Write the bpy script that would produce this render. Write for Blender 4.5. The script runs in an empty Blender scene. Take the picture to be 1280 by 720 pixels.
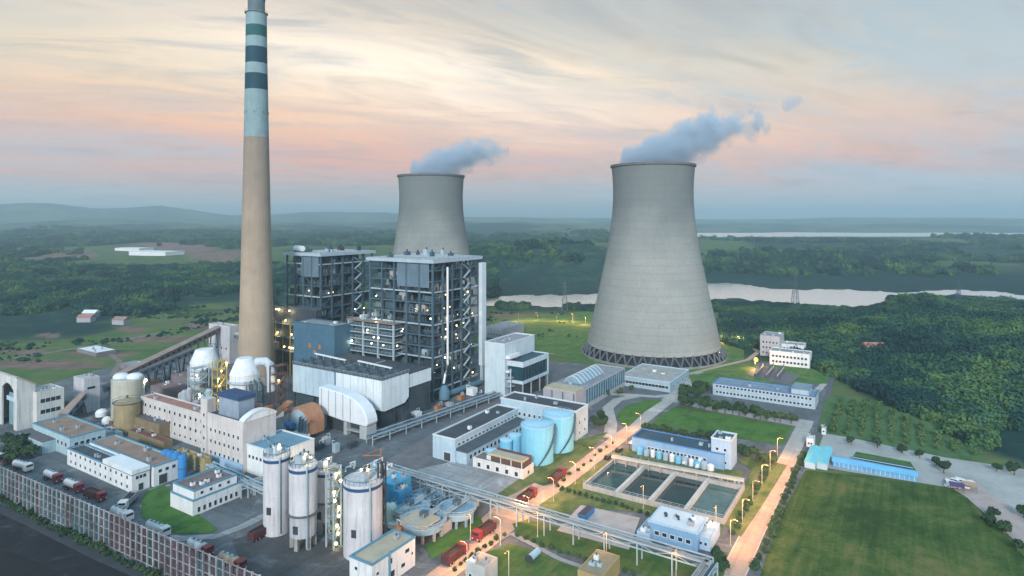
import bpy, math, random
import numpy as np
from mathutils import Vector, Matrix, Euler
random.seed(11)
R = math.radians
SC = bpy.context.scene
COL = SC.collection

def lin(h):
    h = h.lstrip('#')
    c = [int(h[i:i+2], 16)/255 for i in (0, 2, 4)]
    return tuple((x/12.92 if x <= .04045 else ((x+.055)/1.055)**2.4) for x in c) + (1,)

# ------------------------------------------------------------------ camera
F, H, HY = 780.0, 88.0, 272.0           # focal (px of a 1280 wide frame), camera height, horizon row
cam = bpy.data.objects.new('camera', bpy.data.cameras.new('camera'))
COL.objects.link(cam)
cam.location = (0, 0, H); cam.rotation_euler = (R(90), 0, 0)
cam.data.sensor_width = 36; cam.data.lens = 36*F/1280
cam.data.shift_y = -(360-HY)/1280
cam.data.clip_start = 1; cam.data.clip_end = 120000
SC.camera = cam

# ------------------------------------------------------------------ render / colour
SC.render.engine = 'CYCLES'
SC.cycles.use_denoising = True
SC.cycles.max_bounces = 6; SC.cycles.diffuse_bounces = 3; SC.cycles.glossy_bounces = 3
SC.cycles.transparent_max_bounces = 12; SC.cycles.volume_bounces = 3
SC.cycles.sample_clamp_indirect = 4
SC.cycles.caustics_reflective = False; SC.cycles.caustics_refractive = False
SC.cycles.volume_max_steps = 256
SC.view_settings.view_transform = 'Standard'; SC.view_settings.look = 'None'
SC.view_settings.gamma = 1; SC.view_settings.use_curve_mapping = False
SC.view_settings.exposure = 0.88

# ------------------------------------------------------------------ world: Nishita dusk sky under a broken layer of evening cloud
SUN_EL, SUN_AZ = R(26), R(190)          # soft glow from behind the camera's left shoulder
W = bpy.data.worlds.new('World'); SC.world = W; W.use_nodes = True
nt = W.node_tree; nt.nodes.clear()
N = nt.nodes.new; L = nt.links.new
def mth(op, a, b=None, c=None, clamp=False, tree=None):
    t = tree or nt
    n = t.nodes.new('ShaderNodeMath'); n.operation = op; n.use_clamp = clamp
    for i, v in enumerate((a, b, c)):
        if v is None: continue
        if isinstance(v, (int, float)): n.inputs[i].default_value = v
        else: t.links.new(v, n.inputs[i])
    return n.outputs[0]
def ramp(fac, stops, tree=None, mode='LINEAR'):
    t = tree or nt
    n = t.nodes.new('ShaderNodeValToRGB'); n.color_ramp.interpolation = mode
    el = n.color_ramp.elements
    while len(el) < len(stops): el.new(.5)
    for e, (p, c) in zip(el, stops):
        e.position = p; e.color = c if len(c) == 4 else tuple(c)+(1,)
    t.links.new(fac, n.inputs[0]); return n.outputs[0]
def mixc(fac, a, b, tree=None, mode='MIX'):
    t = tree or nt
    n = t.nodes.new('ShaderNodeMix'); n.data_type = 'RGBA'; n.blend_type = mode
    for i, v in ((0, fac), (6, a), (7, b)):
        if isinstance(v, (int, float)): n.inputs[i].default_value = v
        elif isinstance(v, tuple): n.inputs[i].default_value = v
        else: t.links.new(v, n.inputs[i])
    return n.outputs[2]
def noise(vec, scale, detail=4, rough=.55, dist=0, tree=None):
    t = tree or nt
    n = t.nodes.new('ShaderNodeTexNoise'); n.inputs['Scale'].default_value = scale
    n.inputs['Detail'].default_value = detail; n.inputs['Roughness'].default_value = rough
    n.inputs['Distortion'].default_value = dist
    if vec is not None: t.links.new(vec, n.inputs['Vector'])
    return n.outputs[0]
tc = N('ShaderNodeTexCoord')
sx = N('ShaderNodeSeparateXYZ'); L(tc.outputs['Generated'], sx.inputs[0])
dx, dy, dz = sx.outputs
zc = mth('MAXIMUM', dz, 0.0)
# cloud-deck coordinates: the direction projected on a flat layer overhead
den = mth('ADD', zc, .10)
cu, cv = mth('DIVIDE', dx, den), mth('DIVIDE', dy, den)
# rotate so that the streaks fan from the left horizon
ang = R(28)
su = mth('ADD', mth('MULTIPLY', cu, math.cos(ang)), mth('MULTIPLY', cv, math.sin(ang)))
sv = mth('SUBTRACT', mth('MULTIPLY', cv, math.cos(ang)), mth('MULTIPLY', cu, math.sin(ang)))
cmb = N('ShaderNodeCombineXYZ'); L(mth('MULTIPLY', su, .35), cmb.inputs[0]); L(sv, cmb.inputs[1])
n1 = noise(cmb.outputs[0], 1.1, 6, .58, .6)
cmb2 = N('ShaderNodeCombineXYZ'); L(mth('MULTIPLY', su, .55), cmb2.inputs[0]); L(mth('MULTIPLY', sv, 1.25), cmb2.inputs[1]); cmb2.inputs[2].default_value = 7
n2 = noise(cmb2.outputs[0], 1.7, 9, .62, 1.6)
nn = mth('SUBTRACT', mth('ADD', mth('MULTIPLY', n1, 1.2), mth('MULTIPLY', n2, .8)), 1.0)   # about -.5 .. .5
az = mth('ARCTAN2', dx, dy)
el = mth('ADD', zc, mth('MULTIPLY', nn, .06))
def dg(d): return math.sin(R(d))
cool = ramp(el, [(0, lin('c2c4cc')), (dg(3), lin('bcc0c8')), (dg(6.5), lin('c6c2c4')), (dg(11), lin('bdc6c8')), (dg(19), lin('a9bac2')), (dg(40), lin('76aecb')), (1, lin('5c9fc6'))])
warm = ramp(el, [(0, lin('cdc4c6')), (dg(2.6), lin('d0b8b4')), (dg(5), lin('eeb09a')), (dg(8.5), lin('fbc8a2')), (dg(12.5), lin('f8deb8')), (dg(18), lin('d2c6b6')), (1, lin('a3adb4'))])
# warm side: the sunset glow left of centre, dying to the right and above
wf = mth('SUBTRACT', 1.12, mth('MULTIPLY', mth('ABSOLUTE', mth('ADD', az, .22)), .95))
wf = mth('ADD', wf, mth('MULTIPLY', nn, 2.4), clamp=True)
wf = mth('MULTIPLY', wf, mth('GREATER_THAN', dy, 0))
sky_c = mixc(wf, cool, warm)
# bright cream opening in the cloud
ga = mth('DIVIDE', mth('ADD', az, .14), .34); ge = mth('DIVIDE', mth('SUBTRACT', mth('ADD', el, mth('MULTIPLY', az, .13)), .195), .062)
gl = mth('POWER', 2.718, mth('MULTIPLY', mth('ADD', mth('MULTIPLY', ga, ga), mth('MULTIPLY', ge, ge)), -1.0))
gl = mth('MULTIPLY', gl, mth('GREATER_THAN', dy, 0))
gl = mth('MULTIPLY', gl, mth('ADD', mth('MULTIPLY', nn, 2.6), .80, clamp=True))
sky_c = mixc(gl, sky_c, (1.30, 1.10, .90, 1))
# darker grey-blue veils
vl = mth('MULTIPLY', mth('SUBTRACT', n2, .47), 4.0, clamp=True)
vl = mth('MULTIPLY', vl, .58)
sky_c = mixc(vl, sky_c, lin('93a3ae'))
bgc = N('ShaderNodeBackground'); L(sky_c, bgc.inputs[0])
# the open sky overhead and behind is brighter than the cloud bank in front
up_ = mth('MULTIPLY', mth('SUBTRACT', zc, dg(20)), 1/(dg(50)-dg(20)), clamp=True)
bk_ = mth('MULTIPLY', mth('SUBTRACT', .25, dy), 1.6, clamp=True)
L(mth('ADD', mth('MULTIPLY', mth('MAXIMUM', up_, bk_), .40), .63), bgc.inputs[1])
nis = N('ShaderNodeTexSky'); nis.sky_type = 'NISHITA'; nis.sun_disc = False
nis.sun_elevation = SUN_EL; nis.sun_rotation = SUN_AZ
bgn = N('ShaderNodeBackground'); L(nis.outputs[0], bgn.inputs[0]); bgn.inputs[1].default_value = .05
mxs = N('ShaderNodeMixShader'); mxs.inputs[0].default_value = .93     # thin cloud over nearly all of the sky
L(bgn.outputs[0], mxs.inputs[1]); L(bgc.outputs[0], mxs.inputs[2])
out = N('ShaderNodeOutputWorld'); L(mxs.outputs[0], out.inputs[0])

# ------------------------------------------------------------------ sun, veiled by cloud
sl = bpy.data.lights.new('sun', 'SUN'); sl.energy = 2.0; sl.angle = R(10); sl.color = (1, .97, .94)
so = bpy.data.objects.new('sun', sl); COL.objects.link(so)
sd = Vector((math.sin(SUN_AZ)*math.cos(SUN_EL), math.cos(SUN_AZ)*math.cos(SUN_EL), math.sin(SUN_EL)))
so.rotation_euler = sd.to_track_quat('Z', 'Y').to_euler(); so.location = (-100, -100, 400)

# ================================================================== helpers
UX, UY = 490/math.hypot(490, 780), 780/math.hypot(490, 780)     # plant axis "along the roads"
YAW = math.atan2(UY, UX)
U, V = Vector((UX, UY, 0)), Vector((-UY, UX, 0))
def G(px, py, z=0.0):
    y = (H-z)*F/(py-HY); return Vector(((px-640)*y/F, y, z))
def along(p, d, px):
    """how far to go from p in direction d to reach picture column px"""
    k = (px-640)/F; return (k*p.y-p.x)/(d.x-k*d.y)
def hgt_at(base_py, top_py): return H*(base_py-top_py)/(base_py-HY)

MATS = {}
def M(key, col=None, rough=.75, var=.12, sc=.25, metal=0.0, streak=0.0, bump=0.0, spec=.35, ground=0.0):
    if key in MATS: return MATS[key]
    m = bpy.data.materials.new(key); m.use_nodes = True; MATS[key] = m
    t = m.node_tree; b = t.nodes['Principled BSDF']
    c = col if not isinstance(col, str) else lin(col)
    if len(c) == 3: c = tuple(c)+(1,)
    b.inputs['Roughness'].default_value = rough; b.inputs['Metallic'].default_value = metal
    b.inputs['Specular IOR Level'].default_value = spec
    g = t.nodes.new('ShaderNodeNewGeometry'); pos = g.outputs['Position']
    n = noise(pos, sc, 5, .6, tree=t)
    n_b = noise(pos, sc*9, 3, .6, tree=t)
    f = mth('ADD', mth('MULTIPLY', n, 1.4, tree=t), mth('MULTIPLY', n_b, .6, tree=t), tree=t)
    k = ramp(mth('MULTIPLY', f, .5, tree=t), [(.3, (1-var*1.6,)*3), (.7, (1+var*.8,)*3)], tree=t)
    colr = mixc(1.0, c, k, tree=t, mode='MULTIPLY')
    if streak:
        mp = t.nodes.new('ShaderNodeMapping'); mp.inputs['Scale'].default_value = (1, 1, .07)
        t.links.new(pos, mp.inputs[0])
        s = noise(mp.outputs[0], 1.1, 5, .65, tree=t)
        sf = mth('MULTIPLY', mth('SUBTRACT', s, .5, tree=t), 5*streak, clamp=True, tree=t)
        colr = mixc(sf, colr, tuple(x*.35 for x in c[:3])+(1,), tree=t)
    if ground:
        mr = t.nodes.new('ShaderNodeVectorRotate'); mr.rotation_type = 'Z_AXIS'; mr.inputs['Angle'].default_value = -YAW; t.links.new(pos, mr.inputs['Vector'])
        q = t.nodes.new('ShaderNodeSeparateXYZ'); t.links.new(mr.outputs[0], q.inputs[0])
        jn = None
        for o_ in q.outputs[:2]:                       # slab joints
            j = mth('LESS_THAN', mth('FRACT', mth('MULTIPLY', o_, 1/5.2, tree=t), tree=t), .035, tree=t); jn = j if jn is None else mth('MAXIMUM', jn, j, tree=t)
        for sc_, off in (((.018, .75, 1), 0), ((.75, .02, 1), 9)):      # tyre tracks, along and across the plant
            mp = t.nodes.new('ShaderNodeMapping'); mp.inputs['Scale'].default_value = sc_; mp.inputs['Location'].default_value = (off, off, 0); t.links.new(mr.outputs[0], mp.inputs[0])
            tr = mth('MULTIPLY', mth('SUBTRACT', noise(mp.outputs[0], 1, 4, .6, .4, tree=t), .53, tree=t), 5*ground, clamp=True, tree=t); colr = mixc(mth('MULTIPLY', tr, .55, tree=t), colr, tuple(x*.45 for x in c[:3])+(1,), tree=t)
        bl = noise(pos, .11, 6, .7, .8, tree=t)        # dust, patches, oil
        colr = mixc(mth('MULTIPLY', mth('SUBTRACT', bl, .55, tree=t), 6*ground, clamp=True, tree=t), colr, tuple(min(1, x*1.5+.05) for x in c[:3])+(1,), tree=t)
        ol = noise(pos, .45, 5, .7, 1.0, tree=t)
        colr = mixc(mth('MULTIPLY', mth('SUBTRACT', ol, .60, tree=t), 9*ground, clamp=True, tree=t), colr, tuple(x*.35 for x in c[:3])+(1,), tree=t)
        colr = mixc(mth('MULTIPLY', jn, .45, tree=t), colr, tuple(x*.5 for x in c[:3])+(1,), tree=t)
    t.links.new(colr, b.inputs['Base Color'])
    if bump:
        bn = t.nodes.new('ShaderNodeBump'); bn.inputs['Strength'].default_value = bump
        t.links.new(n_b, bn.inputs['Height']); t.links.new(bn.outputs[0], b.inputs['Normal'])
    return m
def E(key, col, s):
    if key in MATS: return MATS[key]
    m = bpy.data.materials.new(key); m.use_nodes = True; MATS[key] = m
    b = m.node_tree.nodes['Principled BSDF']; c = lin(col)
    b.inputs['Base Color'].default_value = c
    b.inputs['Emission Color'].default_value = c; b.inputs['Emission Strength'].default_value = s
    return m

class MB:
    """collects shapes into one mesh"""
    def __init__(s): s.v = []; s.f = []; s.mi = []; s.ms = []
    def m(s, mat):
        if mat not in s.ms: s.ms.append(mat)
        return s.ms.index(mat)
    def add(s, vs, fs, mat):
        o = len(s.v); s.v += [tuple(x) for x in vs]; i = s.m(mat)
        for f in fs: s.f.append(tuple(o+k for k in f)); s.mi.append(i)
        return s
    def box(s, x0, x1, y0, y1, z0, z1, mat):
        return s.add([(x, y, z) for z in (z0, z1) for y in (y0, y1) for x in (x0, x1)],
              [(0, 2, 3, 1), (4, 5, 7, 6), (0, 1, 5, 4), (2, 6, 7, 3), (0, 4, 6, 2), (1, 3, 7, 5)], mat)
    def beam(s, a, b, w, mat, d=None):
        a, b = Vector(a), Vector(b); t = (b-a).normalized()
        up = Vector((0, 0, 1)) if abs(t.z) < .95 else Vector((1, 0, 0))
        q = t.cross(up).normalized()*w/2; r = q.cross(t).normalized()*(d or w)/2
        vs = [p+i*q+j*r for p in (a, b) for i, j in ((-1, -1), (1, -1), (1, 1), (-1, 1))]
        return s.add(vs, [(0, 1, 2, 3), (7, 6, 5, 4), (0, 4, 5, 1), (1, 5, 6, 2), (2, 6, 7, 3), (3, 7, 4, 0)], mat)
    def tube(s, pts, r, mat, n=10, caps=True):
        pts = [Vector(p) for p in pts]; rs = r if isinstance(r, (list, tuple)) else [r]*len(pts)
        vs = []
        for i, p in enumerate(pts):
            t = (pts[min(i+1, len(pts)-1)]-pts[max(i-1, 0)]).normalized()
            up = Vector((0, 0, 1)) if abs(t.z) < .9 else Vector((1, 0, 0))
            q = t.cross(up).normalized(); w = q.cross(t)
            for k in range(n):
                a = 2*math.pi*k/n; vs.append(p+rs[i]*(math.cos(a)*q+math.sin(a)*w))
        fs = [(i*n+k, i*n+(k+1) % n, (i+1)*n+(k+1) % n, (i+1)*n+k) for i in range(len(pts)-1) for k in range(n)]
        if caps: fs += [tuple(range(n-1, -1, -1)), tuple(range((len(pts)-1)*n, len(pts)*n))]
        return s.add(vs, fs, mat)
    def lathe(s, prof, mat, n=32, c=(0, 0), bottom=True, top=True):
        """prof: (r, z) from the bottom up"""
        vs = [(c[0]+r*math.cos(2*math.pi*k/n), c[1]+r*math.sin(2*math.pi*k/n), z) for r, z in prof for k in range(n)]
        fs = [(i*n+k, i*n+(k+1) % n, (i+1)*n+(k+1) % n, (i+1)*n+k) for i in range(len(prof)-1) for k in range(n)]
        if bottom: fs.append(tuple(range(n-1, -1, -1)))
        if top: fs.append(tuple(range((len(prof)-1)*n, len(prof)*n)))
        return s.add(vs, fs, mat)
    def prism(s, poly, axis, a0, a1, mat):
        """poly (p, q) swept along axis: 'x' -> (y, z), 'y' -> (x, z), 'z' -> (x, y)"""
        def mk(p, a): return {'x': (a, p[0], p[1]), 'y': (p[0], a, p[1]), 'z': (p[0], p[1], a)}[axis]
        n = len(poly); vs = [mk(p, a0) for p in poly]+[mk(p, a1) for p in poly]
        fs = [tuple(range(n-1, -1, -1)), tuple(range(n, 2*n))]+[(k, (k+1) % n, n+(k+1) % n, n+k) for k in range(n)]
        return s.add(vs, fs, mat)
    def build(s, name, parent=None, smooth=False, loc=None, fix=True):
        me = bpy.data.meshes.new(name); me.from_pydata(s.v, [], s.f)
        for m in s.ms: me.materials.append(m)
        me.polygons.foreach_set('material_index', s.mi)
        if fix:
            import bmesh
            bm = bmesh.new(); bm.from_mesh(me); bmesh.ops.recalc_face_normals(bm, faces=bm.faces); bm.to_mesh(me); bm.free()
        if smooth:
            me.polygons.foreach_set('use_smooth', [True]*len(me.polygons))
            try: me.set_sharp_from_angle(angle=R(35))
            except Exception: pass
        me.update()
        o = bpy.data.objects.new(name, me); COL.objects.link(o)
        if parent is not None: o.parent = parent
        if loc is not None: o.location = loc
        return o
def tag(o, label=None, cat=None, group=None, kind=None):
    if label: o['label'] = label
    if cat: o['category'] = cat
    if group: o['group'] = group
    if kind: o['kind'] = kind
    return o
def thing(name, label, cat, loc, yaw=None, group=None):
    o = bpy.data.objects.new(name, None); COL.objects.link(o); o.empty_display_size = .5
    o.location = loc; o.rotation_euler = (0, 0, YAW if yaw is None else yaw)
    return tag(o, label, cat, group)
def copy_tree(o, parent=None, loc=None, yaw=None, label=None, group=None, scale=None):
    c = o.copy(); COL.objects.link(c)
    if parent is not None: c.parent = parent
    if loc is not None: c.location = loc
    if yaw is not None: c.rotation_euler = (0, 0, yaw)
    if scale is not None: c.scale = (scale,)*3
    if label: c['label'] = label
    if group: c['group'] = group
    for ch in o.children: copy_tree(ch, c)
    return c
SHN = [0]
def sheet(name, pts, z, mat, kind='structure', label=None, cat=None):
    """a flat ground sheet through picture points"""
    SHN[0] += 1; z = z+SHN[0]*.0015
    ps = [p if isinstance(p, Vector) else G(*p) for p in pts]
    me = bpy.data.meshes.new(name); me.from_pydata([(p.x, p.y, z) for p in ps], [], [tuple(range(len(ps)))])
    me.materials.append(mat); me.update()
    o = bpy.data.objects.new(name, me); COL.objects.link(o)
    if me.polygons[0].normal.z < 0: me.flip_normals()
    return tag(o, label, cat, None, kind)

# ================================================================== terrain
def vnoise(x, y, seed=0):
    xi, yi = np.floor(x).astype(np.int64), np.floor(y).astype(np.int64); xf, yf = x-xi, y-yi
    def h(a, b):
        n = (a*374761393+b*668265263+seed*1442695041) & 0x7fffffff
        n = ((n ^ (n >> 13))*1274126177) & 0x7fffffff
        return ((n ^ (n >> 16)) & 0xffff)/65535.
    u, v = xf*xf*(3-2*xf), yf*yf*(3-2*yf)
    return (h(xi, yi)*(1-u)+h(xi+1, yi)*u)*(1-v)+(h(xi, yi+1)*(1-u)+h(xi+1, yi+1)*u)*v
def fbm(x, y, seed=0, o=4):
    s = 0; a = .5
    for i in range(o): s = s+a*vnoise(x*2**i, y*2**i, seed+i); a *= .5
    return s/(1-.5**o)
def ss(a, b, x): t = np.clip((x-a)/(b-a), 0, 1); return t*t*(3-2*t)
def pxy(x, y): return 640+F*x/y, HY+H*F/y         # flat-ground picture position
def lakemask(x, y):
    px, py = pxy(x, y)
    top = np.interp(px, [560, 600, 640, 740, 880, 920, 960, 1000, 1060, 1120, 1200, 1240, 1290, 1400], [376, 372, 369, 367, 354, 354, 359, 362, 361, 366, 361, 364, 371, 376])
    bot = np.interp(px, [560, 600, 640, 740, 880, 920, 1000, 1060, 1090, 1115, 1200, 1290, 1400], [376, 379, 381, 383, 372, 371, 381, 384, 390, 372, 366, 382, 388])
    w = 5*(fbm(px/14, py/5, 5)-.5)
    return ss(-1.2, 1.2, np.minimum(py+w-top, bot+w-py))
def height(x, y):
    r = np.hypot(x, y); px, py = pxy(x, np.maximum(y, 1))
    h = np.zeros_like(x)
    right = ss(185, 260, x)*ss(200, 300, y)
    h += right*(1-ss(420, 530, y))*(3+16*fbm(x/90, y/90, 3))
    for gx, gy, gh, gr in ((352, 540, 17, 38), (330, 440, 9, 60), (300, 330, 6, 40)):
        h += gh*np.exp(-((x-gx)**2+(y-gy)**2)/gr**2)
    h += ss(-190, -260, x)*ss(560, 720, y)*16*fbm(x/160, y/160, 4)*(1-ss(850, 1000, y))
    back = ss(830, 1150, y)
    h += back*(4+30*fbm(x/420, y/420, 8)**1.5*(1+ss(1500, 4000, r)*1.4))
    h += 34*np.exp(-((x-95)**2/150**2+(y-980)**2/110**2))      # dark wooded hill behind the towers
    # wide river bed far right
    bed = ss(250, 700, x)*np.exp(-((y-3300)/900)**4)
    # distant ranges on the left
    rng = np.interp(px, [-400, -100, 0, 60, 120, 160, 200, 240, 285, 330, 380, 440, 480, 530, 580, 700, 900, 1100, 1300, 1700],
                        [14, 15, 16.5, 18, 12, 14, 17, 11, 4, 5, 9, 8, 10, 6, 2, 0, -1, 1, 0, 2])
    rz = H+(rng*.82-1)*8000/F+40*(fbm(x/700, y/700, 21)-.5)
    h = np.maximum(h, rz*np.exp(-((r-8000)/1700)**2))
    rng2 = np.interp(px, [-400, 0, 90, 160, 260, 420, 640, 900, 1300], [-4, -5, -2.5, -3, -7, -8, -7, -9, -6])
    h = np.maximum(h, (H+rng2*5200/F+24*(fbm(x/400, y/400, 31)-.5))*np.exp(-((r-5200)/850)**2))
    h = h*(1-bed*.98)-3*bed
    lk = lakemask(x, np.maximum(y, 1))*ss(520, 560, y)*(1-ss(900, 960, y))
    h = h*(1-lk)-4*lk
    return h
NA, NR = 460, 470
aa = np.radians(np.linspace(-64, 64, NA)); rr = 60*np.power(60000/60, np.linspace(0, 1, NR))
AA, RR = np.meshgrid(aa, rr); TX, TY = RR*np.sin(AA), RR*np.cos(AA); TZ = height(TX, TY)
vs = np.stack([TX, TY, TZ], -1).reshape(-1, 3)
ii = (np.arange(NR-1)[:, None]*NA+np.arange(NA-1)[None, :]).reshape(-1)
fs = np.stack([ii, ii+1, ii+NA+1, ii+NA], -1)
me = bpy.data.meshes.new('terrain'); me.vertices.add(len(vs)); me.vertices.foreach_set('co', vs.astype(np.float32).ravel())
me.loops.add(fs.size); me.loops.foreach_set('vertex_index', fs.astype(np.int32).ravel())
me.polygons.add(len(fs)); me.polygons.foreach_set('loop_start', np.arange(0, fs.size, 4, dtype=np.int32))
me.polygons.foreach_set('use_smooth', np.ones(len(fs), bool)); me.update(calc_edges=True); me.validate()
def openland(x, y):
    """1 where the land is open field, 0 in woodland"""
    px, py = pxy(x, np.maximum(y, 1)); n = fbm(x/60, y/60, 41); nb = fbm(x/260, y/330, 47)
    o = ss(.53, .60, nb)*ss(900, 1100, y)*.8
    # left: fields between plant and the woods
    wood_edge = np.interp(px, [-200, 0, 100, 200, 290, 360], [436, 432, 418, 398, 384, 380])
    o = np.maximum(o, ss(-8, 4, py-wood_edge+26*(n-.5))*(px < 620))
    o = np.maximum(o, ss(.45, .6, fbm(x/70, y/130, 51))*((px > 195) & (px < 300))*ss(352, 362, py))
    # round the towers, and the lower right
    o = np.maximum(o, ((px > 560) & (px < 900))*ss(386, 394, py))
    bound = np.interp(px, [860, 900, 950, 1030, 1080, 1180, 1280, 1500], [420, 440, 446, 462, 492, 540, 580, 640])
    o = np.maximum(o, ss(-4, 8, py-bound+14*(n-.5))*(px >= 860))
    return o
OP = openland(vs[:, 0], vs[:, 1])
PX, PY = pxy(vs[:, 0], np.maximum(vs[:, 1], 1))
soil = np.zeros(len(vs))
for cx, cy, sx_, sy_ in ((70, 325, 60, 9), (220, 318, 70, 8), (270, 330, 50, 8), (60, 420, 20, 3), (165, 412, 22, 4), (520, 304, 60, 4), (650, 308, 60, 5), (1080, 452, 26, 4), (1262, 525, 26, 12), (60, 456, 90, 7), (200, 424, 70, 4), (120, 442, 60, 4), (255, 408, 30, 5), (30, 440, 40, 4), (640, 395, 70, 3), (930, 300, 60, 3)):
    soil = np.maximum(soil, np.exp(-((PX-cx)/sx_)**2-((PY-cy)/sy_)**2))
soil = ss(.42, .6, soil*(.55+.9*fbm(PX/9, PY/2.5, 61)))
for nm, ar in (('open_land', OP), ('soil', soil)):
    at = me.attributes.new(nm, 'FLOAT', 'POINT'); at.data.foreach_set('value', ar.astype(np.float32))
mt = bpy.data.materials.new('terrain'); mt.use_nodes = True; t = mt.node_tree; bs = t.nodes['Principled BSDF']
bs.inputs['Roughness'].default_value = .95; bs.inputs['Specular IOR Level'].default_value = .1
gp = t.nodes.new('ShaderNodeNewGeometry').outputs['Position']
nA = noise(gp, .012, 6, .65, tree=t); nB = noise(gp, .05, 6, .7, tree=t); nC = noise(gp, .4, 5, .7, tree=t)
forest = ramp(mth('ADD', mth('MULTIPLY', nB, .5, tree=t), mth('MULTIPLY', noise(gp, .0016, 7, .7, tree=t), .5, tree=t), tree=t), [(.38, (.006, .028, .034)), (.52, (.012, .045, .042)), (.62, (.05, .085, .05)), (.68, (.12, .11, .09))], tree=t)
field = ramp(mth('ADD', mth('MULTIPLY', nB, .6, tree=t), mth('MULTIPLY', nA, .4, tree=t), tree=t),
             [(.32, (.04, .095, .035)), (.45, (.075, .15, .045)), (.53, (.13, .17, .06)), (.60, (.20, .17, .11)), (.68, (.07, .12, .05))], tree=t)
mr_ = t.nodes.new('ShaderNodeMapping'); mr_.inputs['Rotation'].default_value = (0, 0, R(-24)); mr_.inputs['Scale'].default_value = (.004, .045, 1); t.links.new(gp, mr_.inputs[0])
strips = noise(mr_.outputs[0], 1, 4, .6, .3, tree=t)               # strip fields and hedgerows
field = mixc(mth('MULTIPLY', mth('SUBTRACT', strips, .52, tree=t), 7, clamp=True, tree=t), field, (.13, .145, .06, 1), tree=t)
field = mixc(mth('MULTIPLY', mth('SUBTRACT', .42, strips, tree=t), 7, clamp=True, tree=t), field, (.022, .05, .035, 1), tree=t)
field = mixc(mth('MULTIPLY', nC, .5, tree=t), field, (.04, .07, .035, 1), tree=t)
red = ramp(nB, [(.35, (.12, .085, .075)), (.65, (.24, .15, .125))], tree=t)
def attr(nm):
    a = t.nodes.new('ShaderNodeAttribute'); a.attribute_name = nm; return a.outputs['Fac']
c = mixc(attr('open_land'), forest, field, tree=t); c = mixc(attr('soil'), c, red, tree=t)
t.links.new(c, bs.inputs['Base Color'])
bn = t.nodes.new('ShaderNodeBump'); bn.inputs['Strength'].default_value = .6; bn.inputs['Distance'].default_value = 3
t.links.new(nB, bn.inputs['Height']); t.links.new(bn.outputs[0], bs.inputs['Normal'])
me.materials.append(mt)
ter = bpy.data.objects.new('terrain', me); COL.objects.link(ter); tag(ter, kind='structure')

# water
mw = bpy.data.materials.new('lake_water'); mw.use_nodes = True; t = mw.node_tree; bs = t.nodes['Principled BSDF']
bs.inputs['Base Color'].default_value = (.93, .93, .93, 1); bs.inputs['Metallic'].default_value = .92; bs.inputs['Roughness'].default_value = .24
bn = t.nodes.new('ShaderNodeBump'); bn.inputs['Strength'].default_value = .05
t.links.new(noise(t.nodes.new('ShaderNodeNewGeometry').outputs['Position'], .3, 3, tree=t), bn.inputs['Height']); t.links.new(bn.outputs[0], bs.inputs['Normal'])
sheet('lake', [Vector((-250, 520, 0)), Vector((1500, 520, 0)), Vector((1500, 970, 0)), Vector((-250, 970, 0))], -1.0, mw)
sheet('river', [Vector((200, 2500, 0)), Vector((9000, 2500, 0)), Vector((9000, 4600, 0)), Vector((200, 4600, 0))], -1.2, mw)

# air
hz = MB(); hm = bpy.data.materials.new('haze'); hm.use_nodes = True; t = hm.node_tree; t.nodes.clear()
pv = t.nodes.new('ShaderNodeVolumePrincipled'); pv.inputs['Color'].default_value = (.66, .84, .94, 1); pv.inputs['Density'].default_value = 1.8e-4
pv.inputs['Anisotropy'].default_value = .35
ou = t.nodes.new('ShaderNodeOutputMaterial'); t.links.new(pv.outputs[0], ou.inputs['Volume'])
hz.box(-62000, 62000, -400, 62000, -6.5, 330, hm); tag(hz.build('haze'), kind='stuff')
# ================================================================== cooling towers
CONC = None
def conc_material():
    m = M('tower_concrete', (.285, .295, .28), rough=.9, var=.10, sc=.05, streak=.22)
    t = m.node_tree; b = t.nodes['Principled BSDF']; src = b.inputs['Base Color'].links[0].from_socket
    gp = t.nodes.new('ShaderNodeNewGeometry').outputs['Position']
    s = t.nodes.new('ShaderNodeSeparateXYZ'); t.links.new(gp, s.inputs[0])
    # formwork lifts: faint horizontal rings, one every 1.5 m
    fr = mth('FRACT', mth('MULTIPLY', s.outputs[2], 1/4.5, tree=t), tree=t)
    ring = mth('LESS_THAN', fr, .12, tree=t)
    cb = t.nodes.new('ShaderNodeCombineXYZ'); t.links.new(mth('FLOOR', mth('MULTIPLY', s.outputs[2], 1/4.5, tree=t), tree=t), cb.inputs[2])
    lift = noise(cb.outputs[0], 3.7, 1, tree=t)
    k = mth('ADD', mth('MULTIPLY', lift, .22, tree=t), .89, tree=t); k = mth('SUBTRACT', k, mth('MULTIPLY', ring, .10, tree=t), tree=t)
    mm = t.nodes.new('ShaderNodeVectorMath'); mm.operation = 'SCALE'; t.links.new(src, mm.inputs[0]); t.links.new(k, mm.inputs['Scale'])
    # darker blue-grey collar of the upper shell, lower edge broken by noise
    collar_noise = noise(gp, .03, 4, tree=t)
    w = mth('MULTIPLY', mth('SUBTRACT', mth('ADD', s.outputs[2], mth('MULTIPLY', collar_noise, 80, tree=t), tree=t), 88, tree=t), .02, clamp=True, tree=t)
    o = mixc(mth('MULTIPLY', w, .62, tree=t), mm.outputs[0], (.07, .10, .11, 1), tree=t)
    t.links.new(o, b.inputs['Base Color'])
    return m
CT = conc_material()
DKC = M('dark_concrete', (.12, .125, .13), var=.2)
CONCR = M('concrete', (.34, .34, .33), var=.2, streak=.3)
PROF = [(42.4, 6.3), (40.9, 13), (39.3, 21.4), (35.6, 37), (32.3, 52.6), (29.9, 64), (28.0, 75), (26.6, 86), (25.8, 94), (25.5, 102), (25.6, 110), (26.1, 117), (26.6, 122)]
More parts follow.
